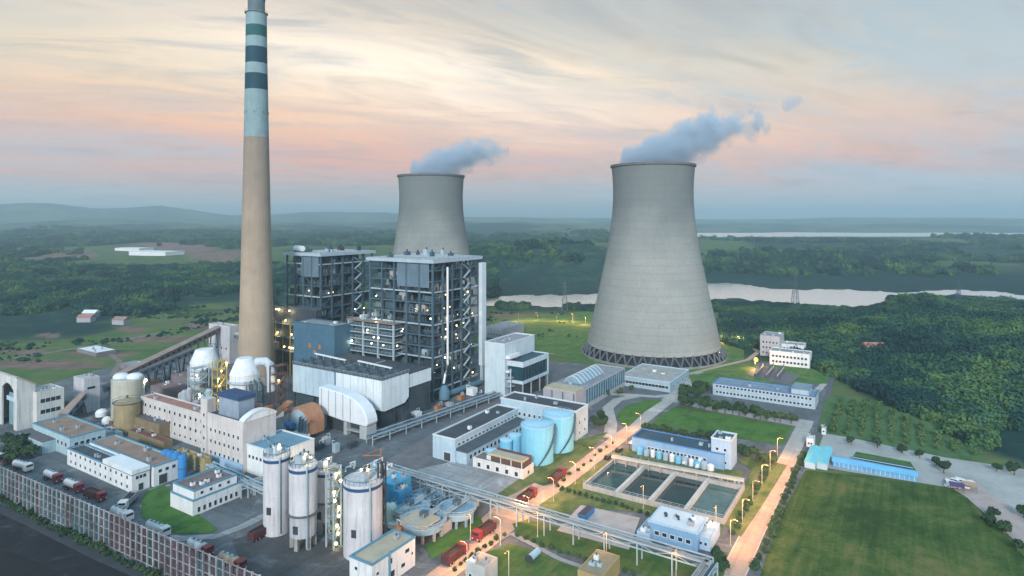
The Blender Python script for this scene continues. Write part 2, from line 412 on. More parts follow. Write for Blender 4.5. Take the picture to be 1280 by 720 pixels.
def tower(loc, label):
    t = thing('cooling_tower', label, 'cooling tower', loc, 0, 'concrete cooling towers with steam')
    # smooth the profile
    zs = np.linspace(6.3, 122, 44); rs = np.interp(zs, [p[1] for p in PROF], [p[0] for p in PROF])
    for _ in range(4): rs[1:-1] = (rs[:-2]+rs[1:-1]*2+rs[2:])/4
    outer = list(zip(rs, zs)); inner = [(r-.7, z) for r, z in reversed(outer)]
    mb = MB(); mb.lathe(outer+inner+[outer[0]], CT, 96, bottom=False, top=False); mb.build('shell', t, smooth=True)
    mb = MB(); mb.lathe([(26.7, 120.6), (27.3, 120.7), (27.3, 122.1), (25.8, 122.1)], DKC, 96, bottom=False, top=False); mb.build('rim', t)
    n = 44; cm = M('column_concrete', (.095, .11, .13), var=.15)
    src = None
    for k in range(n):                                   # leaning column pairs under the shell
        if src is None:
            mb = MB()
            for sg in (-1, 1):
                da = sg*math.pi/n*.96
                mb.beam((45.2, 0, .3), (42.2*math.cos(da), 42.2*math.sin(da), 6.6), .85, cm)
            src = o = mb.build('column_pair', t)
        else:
            o = src.copy(); COL.objects.link(o)
        o.rotation_euler = (0, 0, 2*math.pi*k/n)
    mb = MB(); mb.lathe([(46.4, 0), (46.4, 1.3), (45.9, 1.3), (45.9, .4)], M('basin_concrete', (.22, .23, .24), var=.2), 72, bottom=False, top=False); mb.build('basin_wall', t)
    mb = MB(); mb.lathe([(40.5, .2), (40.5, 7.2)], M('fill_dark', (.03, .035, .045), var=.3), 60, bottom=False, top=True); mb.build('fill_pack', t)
    mb = MB(); mb.lathe([(45.5, .3)], M('basin_water', (.03, .06, .07), rough=.2), 60, bottom=False); mb.build('basin_water', t, fix=False)
    return t
T1 = G(816, 441); T2 = Vector(((539-640)/F*506, 506, 0))
tower(T1, 'nearer and larger concrete cooling tower standing whole on its ring of columns')
tower(T2, 'farther concrete cooling tower rising behind the open steel boiler house')

# ================================================================== chimney
CB = G(320.5, 478)
ch = thing('chimney', 'tall tapering concrete chimney with dark blue and pale bands near its top', 'chimney', CB, 0)
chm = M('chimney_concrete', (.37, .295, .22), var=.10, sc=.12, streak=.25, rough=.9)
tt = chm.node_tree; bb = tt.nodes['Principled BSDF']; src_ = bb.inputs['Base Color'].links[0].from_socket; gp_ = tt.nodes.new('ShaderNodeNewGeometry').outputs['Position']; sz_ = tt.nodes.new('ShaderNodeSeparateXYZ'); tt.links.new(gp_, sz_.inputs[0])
upper_dark = mth('MULTIPLY', mth('SUBTRACT', mth('ADD', sz_.outputs[2], mth('MULTIPLY', noise(gp_, .08, 4, tree=tt), 60, tree=tt), tree=tt), 75, tree=tt), .012, clamp=True, tree=tt)      # shaft colour darker with height towards the painted bands, uneven edge
tt.links.new(mixc(mth('MULTIPLY', upper_dark, .5, tree=tt), src_, (.085, .085, .09, 1), tree=tt), bb.inputs['Base Color'])
def zc_(py): return H-(py-HY)*CB.y/F
def rc(z): return float(np.interp(z, [0, 20, 60, 120, 172, 200], [9.5, 8.95, 7.8, 6.5, 5.5, 5.2]))
lvl = [0]+[zc_(p) for p in (172, 113, 93, 80, 60, 47, 33, 16)]
pale = M('band_pale', (.19, .28, .30), var=.12, streak=.3); dk = M('band_blue', (.008, .045, .07), var=.2); gr_ = M('band_green', (.012, .08, .085), var=.2)
def seg(name, z0, z1, mat, parent, ex=0.0):
    n = max(2, int((z1-z0)/8)+1); zs = [z0+(z1-z0)*i/(n-1) for i in range(n)]
    mb = MB(); mb.lathe([(rc(z)+ex, z) for z in zs], mat, 40, bottom=False, top=False); return mb.build(name, parent, smooth=True)
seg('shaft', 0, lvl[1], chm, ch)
for i, mat in enumerate((pale, dk, pale, dk, pale, gr_, pale)): seg('painted_band', lvl[1+i], lvl[2+i], mat, ch)
zt = lvl[8]
mb = MB(); mb.lathe([(rc(zt)-.2, zt), (4.2, zt+.05)], pale, 40, bottom=False, top=False); mb.build('cap_slab', ch)
mb = MB(); mb.lathe([(4.3, zt), (4.3, zt+9.2), (4.0, zt+9.2), (4.0, zt+4)], M('flue_steel', (.10, .14, .16), var=.2), 32, bottom=False, top=False)
mb.lathe([(4.5, zt+6.5), (4.5, zt+7.2)], dk, 32); mb.build('flue', ch, smooth=True)
def gallery(z, r, parent):
    mb = MB(); mb.lathe([(r, z), (r+.6, z), (r+.6, z+.2), (r, z+.2)], DKC, 32, bottom=False, top=False)
    mb.lathe([(r+.55, z+1.0), (r+.55, z+1.15)], DKC, 32, bottom=False, top=False)
    for k in range(16):
        a = 2*math.pi*k/16; c_, s_ = math.cos(a)*(r+.55), math.sin(a)*(r+.55); mb.beam((c_, s_, z), (c_, s_, z+1.1), .1, DKC)
    return mb.build('gallery', parent)
gallery(zt-.6, rc(zt), ch); 
src = None
for k in range(8):
    mb = MB(); mb.box(-.25, .25, -.2, .2, -.5, .5, DKC); a = 2*math.pi*k/8+.2
    if src is None: src = mb.build('vent_opening', ch); o = src
    else: o = src.copy(); COL.objects.link(o)
    z = zc_(139)-1; o.location = (rc(z)*math.cos(a), rc(z)*math.sin(a), z); o.rotation_euler = (0, 0, a)

# ================================================================== steam
def steam(name, label, loc, length, rise, r0, r1, dens, seed, thr=.0):
    """a closed plume body filled with drifting vapour (wind blows towards +x)"""
    m = bpy.data.materials.new('steam'); m.use_nodes = True; t = m.node_tree; t.nodes.clear()
    pv = t.nodes.new('ShaderNodeVolumePrincipled'); pv.inputs['Color'].default_value = (.72, .81, .90, 1); pv.inputs['Anisotropy'].default_value = .25
    tcd = t.nodes.new('ShaderNodeTexCoord').outputs['Object']
    s = t.nodes.new('ShaderNodeSeparateXYZ'); t.links.new(tcd, s.inputs[0]); x, y, z = s.outputs
    xn = mth('DIVIDE', x, length, clamp=True, tree=t)
    ax = mth('MULTIPLY', mth('POWER', xn, .85, tree=t), rise, tree=t)
    Rr = mth('ADD', mth('MULTIPLY', xn, r1-r0, tree=t), r0, tree=t)
    zz = mth('SUBTRACT', z, ax, tree=t)
    d = mth('DIVIDE', mth('SQRT', mth('ADD', mth('MULTIPLY', y, y, tree=t), mth('MULTIPLY', mth('MULTIPLY', zz, zz, tree=t), 1.5, tree=t), tree=t), tree=t), Rr, tree=t)
    mp = t.nodes.new('ShaderNodeMapping'); mp.inputs['Location'].default_value = (seed*13.7, seed*3.1, 0); t.links.new(tcd, mp.inputs[0])
    nz = noise(mp.outputs[0], .075, 8, .66, .6, tree=t)
    body = mth('SUBTRACT', 1.0, d, tree=t)
    body = mth('ADD', body, mth('MULTIPLY', mth('SUBTRACT', nz, .49, tree=t), 3.2, tree=t), tree=t)
    body = mth('ADD', body, mth('MULTIPLY', mth('SUBTRACT', 1, xn, tree=t), .30, tree=t), tree=t)
    # fray towards the lee end
    body = mth('SUBTRACT', body, mth('MULTIPLY', mth('POWER', xn, 2.5, tree=t), .6, tree=t), tree=t)
    edge = mth('SUBTRACT', 1.35, d, clamp=True, tree=t)
    dn = mth('MULTIPLY', mth('MULTIPLY', body, 1.9, clamp=True, tree=t), mth('MULTIPLY', edge, 3, clamp=True, tree=t), tree=t)
    dn = mth('MULTIPLY', dn, dens, tree=t)
    t.links.new(dn, pv.inputs['Density'])
    ou = t.nodes.new('ShaderNodeOutputMaterial'); t.links.new(pv.outputs[0], ou.inputs['Volume'])
    mb = MB(); pts = []; rs = []
    for i in range(13):
        q = -.12+1.3*i/12; qc = max(q, 0)
        pts.append((q*length, 0, min(qc, 1.15)**.85*rise)); rs.append((r0+(r1-r0)*qc)*1.4 if 0 < i < 12 else 1)
    mb.tube(pts, rs, m, 20); o = mb.build(name, smooth=True); o.location = loc
    return tag(o, label, 'steam')
top1 = Vector((T1.x-13, T1.y, 123.5)); top2 = Vector((T2.x-10, T2.y, 125))
s1 = steam('steam_plume', 'larger grey blue steam plume drifting right from the nearer cooling tower', top1, 74, 25, 12, 24, .17, 1)
s2 = steam('steam_plume', 'smaller grey blue steam plume drifting right from the farther cooling tower', top2, 62, 18, 12, 21, .17, 4)
w = steam('steam_wisp', 'small loose puff of steam detached beyond the larger plume', Vector(((982-640)/F*T1.y, T1.y, H-(131-HY)*T1.y/F)), 10, 3, 6, 7, .08, 9)
# ================================================================== ground sheets: yard, roads, lawns
def grass_mat(key, a, b, c=None, sc=.12):
    if key in MATS: return MATS[key]
    m = bpy.data.materials.new(key); m.use_nodes = True; MATS[key] = m; t = m.node_tree; bs = t.nodes['Principled BSDF']
    bs.inputs['Roughness'].default_value = .95; bs.inputs['Specular IOR Level'].default_value = .1
    gp = t.nodes.new('ShaderNodeNewGeometry').outputs['Position']
    n1_ = noise(gp, sc, 6, .65, .3, tree=t); n2_ = noise(gp, 1.3, 5, .7, tree=t)
    mr = t.nodes.new('ShaderNodeVectorRotate'); mr.rotation_type = 'Z_AXIS'; mr.inputs['Angle'].default_value = -YAW; t.links.new(gp, mr.inputs['Vector'])
    mp = t.nodes.new('ShaderNodeMapping'); mp.inputs['Scale'].default_value = (.03, .55, 1); t.links.new(mr.outputs[0], mp.inputs[0])
    mow = noise(mp.outputs[0], 1, 4, .6, .5, tree=t)             # mowing swathes
    n3_ = noise(gp, .25, 7, .75, .6, tree=t)
    f = mth('ADD', mth('ADD', mth('MULTIPLY', n1_, .45, tree=t), mth('MULTIPLY', n2_, .15, tree=t), tree=t), mth('ADD', mth('MULTIPLY', mow, .18, tree=t), mth('MULTIPLY', n3_, .22, tree=t), tree=t), tree=t)
    st = [(.44, a), (.52, b)]+([(.585, c)] if c else [])
    t.links.new(ramp(f, st, tree=t), bs.inputs['Base Color'])
    bn = t.nodes.new('ShaderNodeBump'); bn.inputs['Strength'].default_value = .5; t.links.new(n2_, bn.inputs['Height']); t.links.new(bn.outputs[0], bs.inputs['Normal'])
    return m
LAWN = grass_mat('lawn_grass', (.042, .11, .026), (.075, .16, .04))
ROUGHG = grass_mat('verge_grass', (.06, .10, .035), (.12, .16, .06), (.20, .17, .10))
FIELD = grass_mat('field_grass', (.024, .056, .016), (.06, .105, .028), (.14, .14, .05), .03)
YARD = M('yard_concrete', (.125, .14, .155), rough=.9, var=.30, sc=.08, bump=.1, ground=1.0)
ROAD = M('road_concrete', (.46, .34, .27), rough=.9, var=.16, sc=.15, ground=.7)
LROAD = M('pale_road', (.40, .385, .36), rough=.9, var=.16, sc=.15, ground=.7)
ASPH = M('dark_asphalt', (.085, .085, .09), rough=.9, var=.25, sc=.1, ground=1.0)
PAVE = M('grey_paving', (.30, .31, .32), rough=.9, var=.22, sc=.09, ground=1.0)
COAL = M('coal_ground', (.014, .016, .021), rough=.95, var=.5, sc=.12, bump=.5, ground=.8)
KERB = M('kerb_stone', (.45, .44, .41), var=.1)
z0 = .02
sheet('plant_yard', [(-220, 740), (-200, 560), (-60, 500), (60, 480), (110, 466), (215, 440), (330, 425), (460, 425), (600, 440), (690, 452), (860, 462), (960, 452), (1040, 470), (1020, 560), (990, 640), (950, 740), (640, 900), (300, 1100)], z0, YARD)
sheet('coal_yard_ground', [(-260, 640), (-60, 605), (20, 640), (110, 692), (215, 742), (300, 800), (420, 1000), (-300, 1000)], z0*2, COAL)
sheet('coal_heap_ground', [(-300, 700), (-40, 668), (40, 700), (110, 735), (160, 770), (100, 900), (-300, 900)], z0*3, M('coal_black', (.007, .007, .009), var=.5, bump=.8))
sheet('coal_yard_road', [(-200, 560), (-60, 602), (40, 648), (130, 692), (230, 740), (230, 750), (118, 700), (30, 656), (-60, 614), (-200, 575)], z0*3, M('yard_road_dark', (.05, .055, .065), var=.25))
def road(name, pts, w, z, mat, kerb=False):
    """a strip of road along picture points"""
    SHN[0] += 1; z = z+SHN[0]*.0015
    P_ = [G(*p) if not isinstance(p, Vector) else p for p in pts]; Lf, Rt = [], []
    for i, p in enumerate(P_):
        d = (P_[min(i+1, len(P_)-1)]-P_[max(i-1, 0)]).normalized(); n = Vector((-d.y, d.x, 0)); ww = w[i] if isinstance(w, list) else w
        Lf.append(p+n*ww/2); Rt.append(p-n*ww/2)
    mb = MB(); vs_ = [(q.x, q.y, z) for q in Lf+Rt]; n = len(P_)
    mb.add(vs_, [(i, n+i, n+i+1, i+1) for i in range(n-1)], mat)
    o = mb.build(name, fix=False)
    if o.data.polygons[0].normal.z < 0: o.data.flip_normals()
    tag(o, kind='structure')
    if kerb:
        mb = MB()
        for S, sg in ((Lf, 1), (Rt, -1)):
            for a, b in zip(S, S[1:]):
                mb.beam((a.x, a.y, .07), (b.x, b.y, .07), .3, KERB, .14)
        tag(mb.build('kerb'), kind='structure')
    return o
def lineU(p, us): return [p+U*u for u in us]
RA = G(700, 605); RB = G(968, 610)
# left road and its branches (all run along the plant axis)
road('road', [RA+U*u for u in (-75, -45, -20, 0, 30, 60)], 6.4, z0*5, ROAD)
road('road', [RA+U*u for u in (60, 100, 140, 175)], 6.2, z0*5, LROAD)
road('road', [RB+U*u for u in (-80, -40, 0, 28)], 5.6, z0*5, ROAD, True)
road('road', [RB+U*u for u in (28, 60, 80)], 5.8, z0*5, LROAD)
road('road', [(842, 500), (890, 511), (940, 520), (1012, 533)], 6.5, z0*4, LROAD)
road('road', [(1004, 505), (1020, 490), (1040, 470), (1052, 455)], 3.2, z0*4, LROAD)
road('road', [(860, 468), (900, 458), (935, 450), (948, 440), (938, 432), (915, 427), (892, 425)], 3.2, z0*6, M('lit_road', (.40, .33, .24), var=.15))
road('road', [(746, 492), (790, 494), (820, 496), (842, 494)], 4, z0*4, LROAD)
road('road', [(762, 548), (764, 530), (760, 510), (772, 500), (800, 494)], 5, z0*6, LROAD)
road('road', [(628, 408), (660, 406), (700, 402), (735, 400)], 3.4, z0*2, M('lit_road'))
road('road', [(610, 462), (680, 441), (740, 449)], 2.4, z0*2, LROAD)
# junction and apron
DIRT = M('dirt_track', (.20, .17, .15), var=.3)
road('track', [(-60, 458), (40, 444), (130, 430), (210, 414), (292, 398)], 4, z0, DIRT)
road('track', [(-60, 428), (90, 424), (200, 404), (300, 392)], 3, z0, M('dark_track', (.06, .08, .07), var=.3))
road('track', [(120, 430), (150, 452), (140, 470)], 3, z0, DIRT)
sheet('junction', [(660, 640), (700, 615), (668, 604), (624, 628), (590, 660), (610, 672), (640, 655)], z0*6, ROAD)
sheet('apron', [(500, 592), (580, 574), (664, 600), (690, 604), (640, 628), (560, 610)], z0*4, PAVE)
sheet('apron', [(345, 655), (290, 676), (300, 700), (330, 735), (430, 790), (520, 740), (440, 690)], z0*4, ASPH)
road('path', [(178, 634), (190, 612), (214, 606)], 1.6, z0*5, PAVE)
road('path', [(172, 660), (190, 670), (225, 674), (270, 671), (300, 660), (340, 640)], 3.0, z0*5, PAVE)
sheet('service_road', [(480, 578), (620, 495), (660, 483), (690, 500), (560, 560), (520, 590)], z0*4, M('service_asphalt', (.16, .155, .165), var=.25))
# lawns
sheet('lawn', [(812, 531), (830, 517), (846, 508), (920, 521), (992, 534), (979, 557), (900, 545)], z0*6, LAWN)
sheet('lawn', [(771, 521), (776, 512), (786, 506), (806, 501), (829, 500), (806, 515), (786, 534), (777, 531)], z0*7, LAWN)
sheet('lawn', [(178, 648), (176, 626), (184, 614), (206, 607), (228, 628), (272, 662), (262, 667), (222, 668)], z0*6, LAWN)
sheet('lawn', [(530, 683), (582, 655), (600, 645), (606, 660), (575, 680), (540, 700)], z0*6, LAWN)
sheet('verge', [(640, 655), (660, 650), (770, 678), (890, 706), (910, 690), (905, 720), (870, 740), (780, 712), (700, 690), (648, 672)], z0*5, grass_mat('verge_lawn', (.04, .10, .03), (.08, .13, .04), (.14, .14, .06)))
sheet('verge', [(610, 690), (640, 680), (720, 705), (800, 730), (780, 780), (580, 720)], z0*5, MATS['verge_lawn'])
sheet('verge', [(608, 628), (664, 588), (724, 550), (760, 540), (736, 566), (690, 605), (650, 616)], z0*5, ROUGHG)
sheet('verge', [(676, 628), (720, 602), (772, 563), (792, 560), (930, 590), (920, 610), (900, 668), (800, 640), (720, 636), (700, 650), (672, 640)], z0*5, ROUGHG)
sheet('verge', [(905, 655), (940, 588), (920, 575), (932, 570), (984, 582), (948, 640), (926, 672)], z0*6, ROUGHG)
sheet('verge', [(672, 436), (610, 400), (740, 388), (890, 418), (930, 438), (930, 452), (890, 470), (740, 458)], z0*1.5, grass_mat('tower_grass', (.05, .13, .035), (.09, .17, .05), (.17, .18, .08)))
sheet('verge', [(862, 470), (930, 455), (1040, 462), (1034, 480), (900, 478), (866, 486)], z0*4, MATS['tower_grass'])
sheet('field', [(944, 740), (960, 690), (981, 635), (1007, 588), (1040, 592), (1145, 605), (1188, 611), (1208, 622), (1228, 642), (1250, 662), (1280, 696), (1330, 760), (1200, 900), (900, 900)], z0*5, FIELD)
sheet('nursery_ground', [(1022, 540), (1030, 500), (1046, 492), (1120, 512), (1225, 545), (1230, 575), (1180, 578), (1100, 562), (1050, 552)], z0*3, grass_mat('nursery_grass', (.05, .11, .045), (.08, .15, .06), (.10, .15, .07)))
sheet('pavement', [(1015, 582), (1030, 542), (1060, 547), (1180, 572), (1300, 590), (1400, 640), (1330, 720), (1262, 668), (1240, 640), (1212, 614), (1150, 604), (1060, 590)], z0*4, M('pavement_pale', (.36, .365, .36), var=.22, sc=.06))
sheet('pavement', [(1192, 612), (1218, 606), (1262, 632), (1292, 668), (1282, 688), (1250, 660), (1228, 640), (1208, 622)], z0*5, M('pavement_pink', (.40, .33, .31), var=.15))
sheet('lawn', [(1065, 573), (1070, 565), (1138, 578), (1146, 590)], z0*6, LAWN)
sheet('work_slab', [(696, 664), (726, 632), (800, 648), (786, 688)], z0*7, M('slab_pink', (.42, .38, .36), var=.2))
sheet('path', [(1018, 556), (1036, 470), (1044, 458), (1056, 462), (1042, 476), (1028, 545)], z0*2, M('drain_dark', (.10, .105, .12), var=.2))

# ================================================================== building tools
GLASS = M('dark_glass', (.02, .035, .05), rough=.15, var=.2, spec=.6)
FRAMEW = M('white_frame', (.62, .65, .67), var=.05)
WHITE = M('white_render', (.70, .72, .73), var=.10, sc=.12, streak=.4)
CREAM = M('cream_render', (.58, .54, .52), var=.12, sc=.15, streak=.45)
PALEB = M('pale_blue_wall', (.40, .53, .62), var=.12, streak=.3)
BLUEW = M('blue_wall', (.20, .36, .55), var=.12, streak=.2)
GREYW = M('grey_cladding', (.36, .36, .40), var=.12, streak=.3)
DKROOF = M('dark_roof', (.055, .065, .08), var=.25, sc=.2)
BRROOF = M('brown_roof', (.27, .19, .15), var=.22, sc=.25)
TANROOF = M('tan_roof', (.44, .38, .28), var=.15, sc=.3)
REDROOF = M('red_roof', (.36, .17, .14), var=.2, sc=.3)
GREYROOF = M('grey_roof', (.26, .28, .30), var=.2, sc=.2)
WHROOF = M('white_roof', (.68, .70, .72), var=.08)
BLROOF = M('blue_roof', (.05, .17, .30), var=.15)
TRIMB = M('blue_trim', (.10, .26, .36), var=.1)
STEEL = M('blue_steel', (.055, .10, .135), var=.2)
PSTEEL = M('pale_steel', (.32, .41, .46), var=.15)
DSTEEL = M('dark_steel', (.035, .05, .065), var=.25)
CYAN = M('cyan_paint', (.17, .48, .66), var=.06, streak=.25)
SKYB = M('sky_blue_sheet', (.05, .33, .55), var=.12)
RUST = M('rust', (.40, .17, .08), var=.25, sc=.6)
LAMPM = E('lamp_glow', 'ffd98c', 5.0)
LAMPW = E('lamp_white', 'fff0d8', 5.0)
LAMPO = E('lamp_orange', 'ff9c40', 4.0)

WINC = {}
def window(parent, face, pos, z, w, h, off=0.0, glass=None, frame=None, name='window'):
    glass = glass or GLASS; frame = frame or FRAMEW
    key = (round(w, 2), round(h, 2), glass.name, frame.name, name)
    if key not in WINC:
        mb = MB(); t = min(.14, w*.12)
        mb.box(-.06, .02, -w/2, w/2, 0, t, frame); mb.box(-.06, .02, -w/2, w/2, h-t, h, frame)
        mb.box(-.06, .02, -w/2, -w/2+t, t, h-t, frame); mb.box(-.06, .02, w/2-t, w/2, t, h-t, frame)
        o = mb.build(name, parent); mb = MB(); mb.box(-.03, .01, -w/2+t, w/2-t, t, h-t, glass); q = mb.build('leaf' if name == 'door' else 'pane', o)
        WINC[key] = (o.data, q.data)
    else:
        o = bpy.data.objects.new(name, WINC[key][0]); COL.objects.link(o); o.parent = parent
        q = bpy.data.objects.new('leaf' if name == 'door' else 'pane', WINC[key][1]); COL.objects.link(q); q.parent = o
    if face == 'L': o.location = (off, pos, z)
    elif face == 'R': o.location = (pos, off, z); o.rotation_euler = (0, 0, R(90))
    return o
def shell(root, x0, x1, y0, y1, z0_, h, wm, rm, trim=None, parapet=.6, th=.3, names=('wall', 'roof', 'cornice')):
    mb = MB(); mb.box(x0, x1, y0, y0+th, z0_, h, wm); mb.box(x0, x1, y1-th, y1, z0_, h, wm)
    mb.box(x0, x0+th, y0+th, y1-th, z0_, h, wm); mb.box(x1-th, x1, y0+th, y1-th, z0_, h, wm); mb.build(names[0], root)
    mb = MB(); mb.box(x0+th, x1-th, y0+th, y1-th, h-parapet-.25, h-parapet, rm); mb.build(names[1], root)
    if trim:
        mb = MB(); e = .12
        mb.box(x0-e, x1+e, y0-e, y0+th+.03, h-.3, h+.06, trim); mb.box(x0-e, x1+e, y1-th-.03, y1+e, h-.3, h+.06, trim)
        mb.box(x0-e, x0+th+.03, y0+th+.03, y1-th-.03, h-.3, h+.06, trim); mb.box(x1-th-.03, x1+e, y0+th+.03, y1-th-.03, h-.3, h+.06, trim)
        mb.build(names[2], root)
def wins(root, face, length, n, rows, w, h, zz, dz=3.2, m=1.0, off=0.0, glass=None, skip=0):
    for r_ in range(rows):
        for k in range(n):
            if skip and (k*7+r_*3) % skip == 0: continue
            window(root, face, m+(length-2*m)*(k+.5)/n, zz+r_*dz, w, h, off, glass)
def building(name, label, cat, near, top, right, left, wm, rm, trim=None, parapet=.6, wl=None, wr=None, group=None, door=None, units=3, lu=None, lv=None, seed=0):
    p = G(*near); h = hgt_at(near[1], top)
    lu = lu or along(p, U, right); lv = lv or along(p, V, left)
    t = thing(name, label, cat, p, group=group)
    shell(t, 0, lu, 0, lv, 0, h, wm, rm, trim, parapet)
    if wl: wins(t, 'L', lv, *wl)
    if wr: wins(t, 'R', lu, *wr)
    if door:
        for f, q, w, hh in door: window(t, f, q*(lv if f == 'L' else lu), 0.02, w, hh, -.02, M('door_dark', (.05, .055, .06)), FRAMEW, 'door')
    rg = random.Random(seed+int(near[0]*7+near[1]))
    for k in range(units):
        a, b, c = rg.uniform(.6, 1.6), rg.uniform(.6, 1.8), rg.uniform(.5, 1.4)
        x, y = rg.uniform(.15, .85)*lu, rg.uniform(.12, .88)*lv
        mb = MB(); mb.box(x-a/2, x+a/2, y-b/2, y+b/2, h-parapet, h-parapet+c, rg.choice((PSTEEL, WHROOF, GREYW))); mb.lathe([(.2, h-parapet+c), (.2, h-parapet+c+.5)], STEEL, 8, (x, y)); mb.build('roof_unit', t)
    return t, lu, lv, h
LIGHTS = []
def lamp_part(parent, p, mat=None, r=.32, power=0, col=(1, .72, .36), name='work_lamp'):
    key = ('lamp', (mat or LAMPM).name, r)
    if key not in WINC:
        mb = MB(); mb.lathe([(r*.5, -r), (r, -r*.3), (r, r*.3), (r*.5, r)], mat or LAMPM, 8)
        mb.box(-.07, .07, -.07, .07, r, r*2.2, DSTEEL); o = mb.build(name, parent); WINC[key] = o.data
    else:
        o = bpy.data.objects.new(name, WINC[key]); COL.objects.link(o); o.parent = parent
    o.location = p
    if power: point(parent, (p[0], p[1], p[2]-r-.4), power, col)
    return o
def point(parent, p, power, col=(1, .62, .28), r=.4):
    l = bpy.data.lights.new('lamp_light', 'POINT'); l.energy = power; l.color = col; l.shadow_soft_size = r
    o = bpy.data.objects.new('lamp_light', l); COL.objects.link(o); o.location = p
    if parent is not None: o.parent = parent
    return o
def rail(mb, pts, z, mat, hgt=1.1, step=2.5):
    for a, b in zip(pts, pts[1:]):
        a, b = Vector((*a, z)), Vector((*b, z)); d = (b-a).length; n = max(1, int(d/step))
        up = Vector((0, 0, hgt)); mb.beam(a+up, b+up, .09, mat); mb.beam(a+up*.5, b+up*.5, .06, mat)
        for k in range(n+1): q = a+(b-a)*k/n; mb.beam(q, q+up, .08, mat)
# ================================================================== boiler houses
def boiler_house(label, near, top, right, left, nl, lit, seed, open_from=.0):
    p = G(*near); h = hgt_at(near[1], top); lu, lv = along(p, U, right), along(p, V, left)
    t = thing('boiler_house', label, 'boiler house', p, group='open steel boiler houses')
    rg = random.Random(seed)
    fl = [h*(k+1)/nl for k in range(nl-1)]
    nx, ny = max(3, round(lu/7.5)), max(3, round(lv/7.5))
    xs = [lu*i/nx for i in range(nx+1)]; ys = [lv*i/ny for i in range(ny+1)]
    per = [(x, 0) for x in xs]+[(x, lv) for x in xs]+[(0, y) for y in ys[1:-1]]+[(lu, y) for y in ys[1:-1]]
    src = None
    for x, y in per:
        if src is None: mb = MB(); mb.box(-.45, .45, -.45, .45, 0, h-1.6, STEEL); src = o = mb.build('column', t)
        else: o = src.copy(); COL.objects.link(o)
        o.location = (x, y, 0)
    # roof slab with overhang and upstand
    mb = MB(); mb.box(-1.6, lu+1.6, -1.6, lv+1.6, h-1.6, h, M('roof_band', (.34, .43, .50), var=.1, streak=.2)); mb.build('roof', t)
    mb = MB(); mb.box(-1.0, lu+1.0, -1.0, lv+1.0, h+.01, h+.12, M('roof_felt', (.42, .44, .44), var=.15)); rail(mb, [(-1.4, -1.4), (lu+1.4, -1.4), (lu+1.4, lv+1.4), (-1.4, lv+1.4), (-1.4, -1.4)], h, STEEL, 1.1, 4); mb.build('roof_deck', t)
    for k in range(7):
        mb = MB(); a = rg.uniform(.8, 2); x, y = rg.uniform(.1, .9)*lu, rg.uniform(.1, .95)*lv; hh = rg.uniform(1.2, 3.2)
        mb.box(x-a, x+a, y-a*.8, y+a*.8, h+.12, h+hh, rg.choice((DSTEEL, PSTEEL, STEEL))); mb.lathe([(.35, h+hh), (.35, h+hh+1.2)], DSTEEL, 8, (x, y)); mb.build('roof_unit', t)
    # floors: walkway decks with edge girders and handrails, one part each
    for k, z in enumerate(fl):
        mb = MB(); g = STEEL if k % 3 else PSTEEL
        wdt = 5.5
        mb.box(.5, lu-.5, .5, wdt, z-.2, z, DSTEEL); mb.box(.5, lu-.5, lv-wdt, lv-.5, z-.2, z, DSTEEL)
        mb.box(.5, wdt, wdt, lv-wdt, z-.2, z, DSTEEL); mb.box(lu-wdt, lu-.5, wdt, lv-wdt, z-.2, z, DSTEEL)
        for a, b in (((0, 0), (lu, 0)), ((0, 0), (0, lv)), ((lu, 0), (lu, lv)), ((0, lv), (lu, lv))):
            mb.beam((*a, z-.1), (*b, z-.1), .35, g, .7)
        rail(mb, [(lu, .0), (0, .0), (0, lv)], z+.2, STEEL, 1.1, 3.6)
        mb.build('floor_deck', t)
    # diagonal bracing
    lev = [0]+fl+[h-1.6]
    for k in range(len(lev)-1):
        for i in range(nx):
            if (i+k) % 3 == 0:
                mb = MB(); mb.beam((xs[i], -.1, lev[k]), (xs[i+1], -.1, lev[k+1]), .28, STEEL)
                if (i+k) % 2: mb.beam((xs[i+1], -.1, lev[k]), (xs[i], -.1, lev[k+1]), .28, STEEL)
                mb.build('brace', t)
        for i in range(ny):
            if (i+2*k) % 4 == 1: mb = MB(); mb.beam((-.1, ys[i], lev[k]), (-.1, ys[i+1], lev[k+1]), .28, STEEL); mb.build('brace', t)
    # boiler casing hung in the middle, with ducts, drums and pipes round it
    mb = MB(); cz = M('casing_grey', (.06, .10, .13), var=.25, sc=.15, streak=.3)
    mb.box(lu*.20, lu*.86, lv*.20, lv*.82, h*.16, h-2.5, cz)
    mb.prism([(lv*.28, h*.22), (lv*.72, h*.22), (lv*.55, h*.08), (lv*.45, h*.08)], 'x', lu*.3, lu*.78, cz)
    for k in range(9):
        z = h*(.28+.07*k); mb.box(lu*.20-.25, lu*.86+.25, lv*.20-.25, lv*.82+.25, z, z+.45, STEEL)
    mb.build('boiler_casing', t)
    for k in range(46):
        mb = MB(); m_ = rg.choice((STEEL, PSTEEL, cz, DSTEEL, cz)); z = rg.uniform(3, h-9); f_ = rg.random()
        if f_ < .5:
            y = rg.uniform(.08, .9)*lv; mb.tube([(3.4, y, z), (3.4, y, min(h-3, z+rg.uniform(6, 18)))], rg.uniform(.3, .9), m_, 10); mb.tube([(3.4, y, z+.5), (lu*.3, y, z+.5)], .7, m_, 8)
        else:
            x = rg.uniform(.08, .8)*lu; mb.tube([(x, 3.2, z), (x, 3.2, min(h-3, z+rg.uniform(6, 16)))], rg.uniform(.3, .9), m_, 10); mb.tube([(x, 3.2, z+.5), (x, lv*.3, z+.5)], .7, m_, 8)
        mb.build('riser_pipe', t)
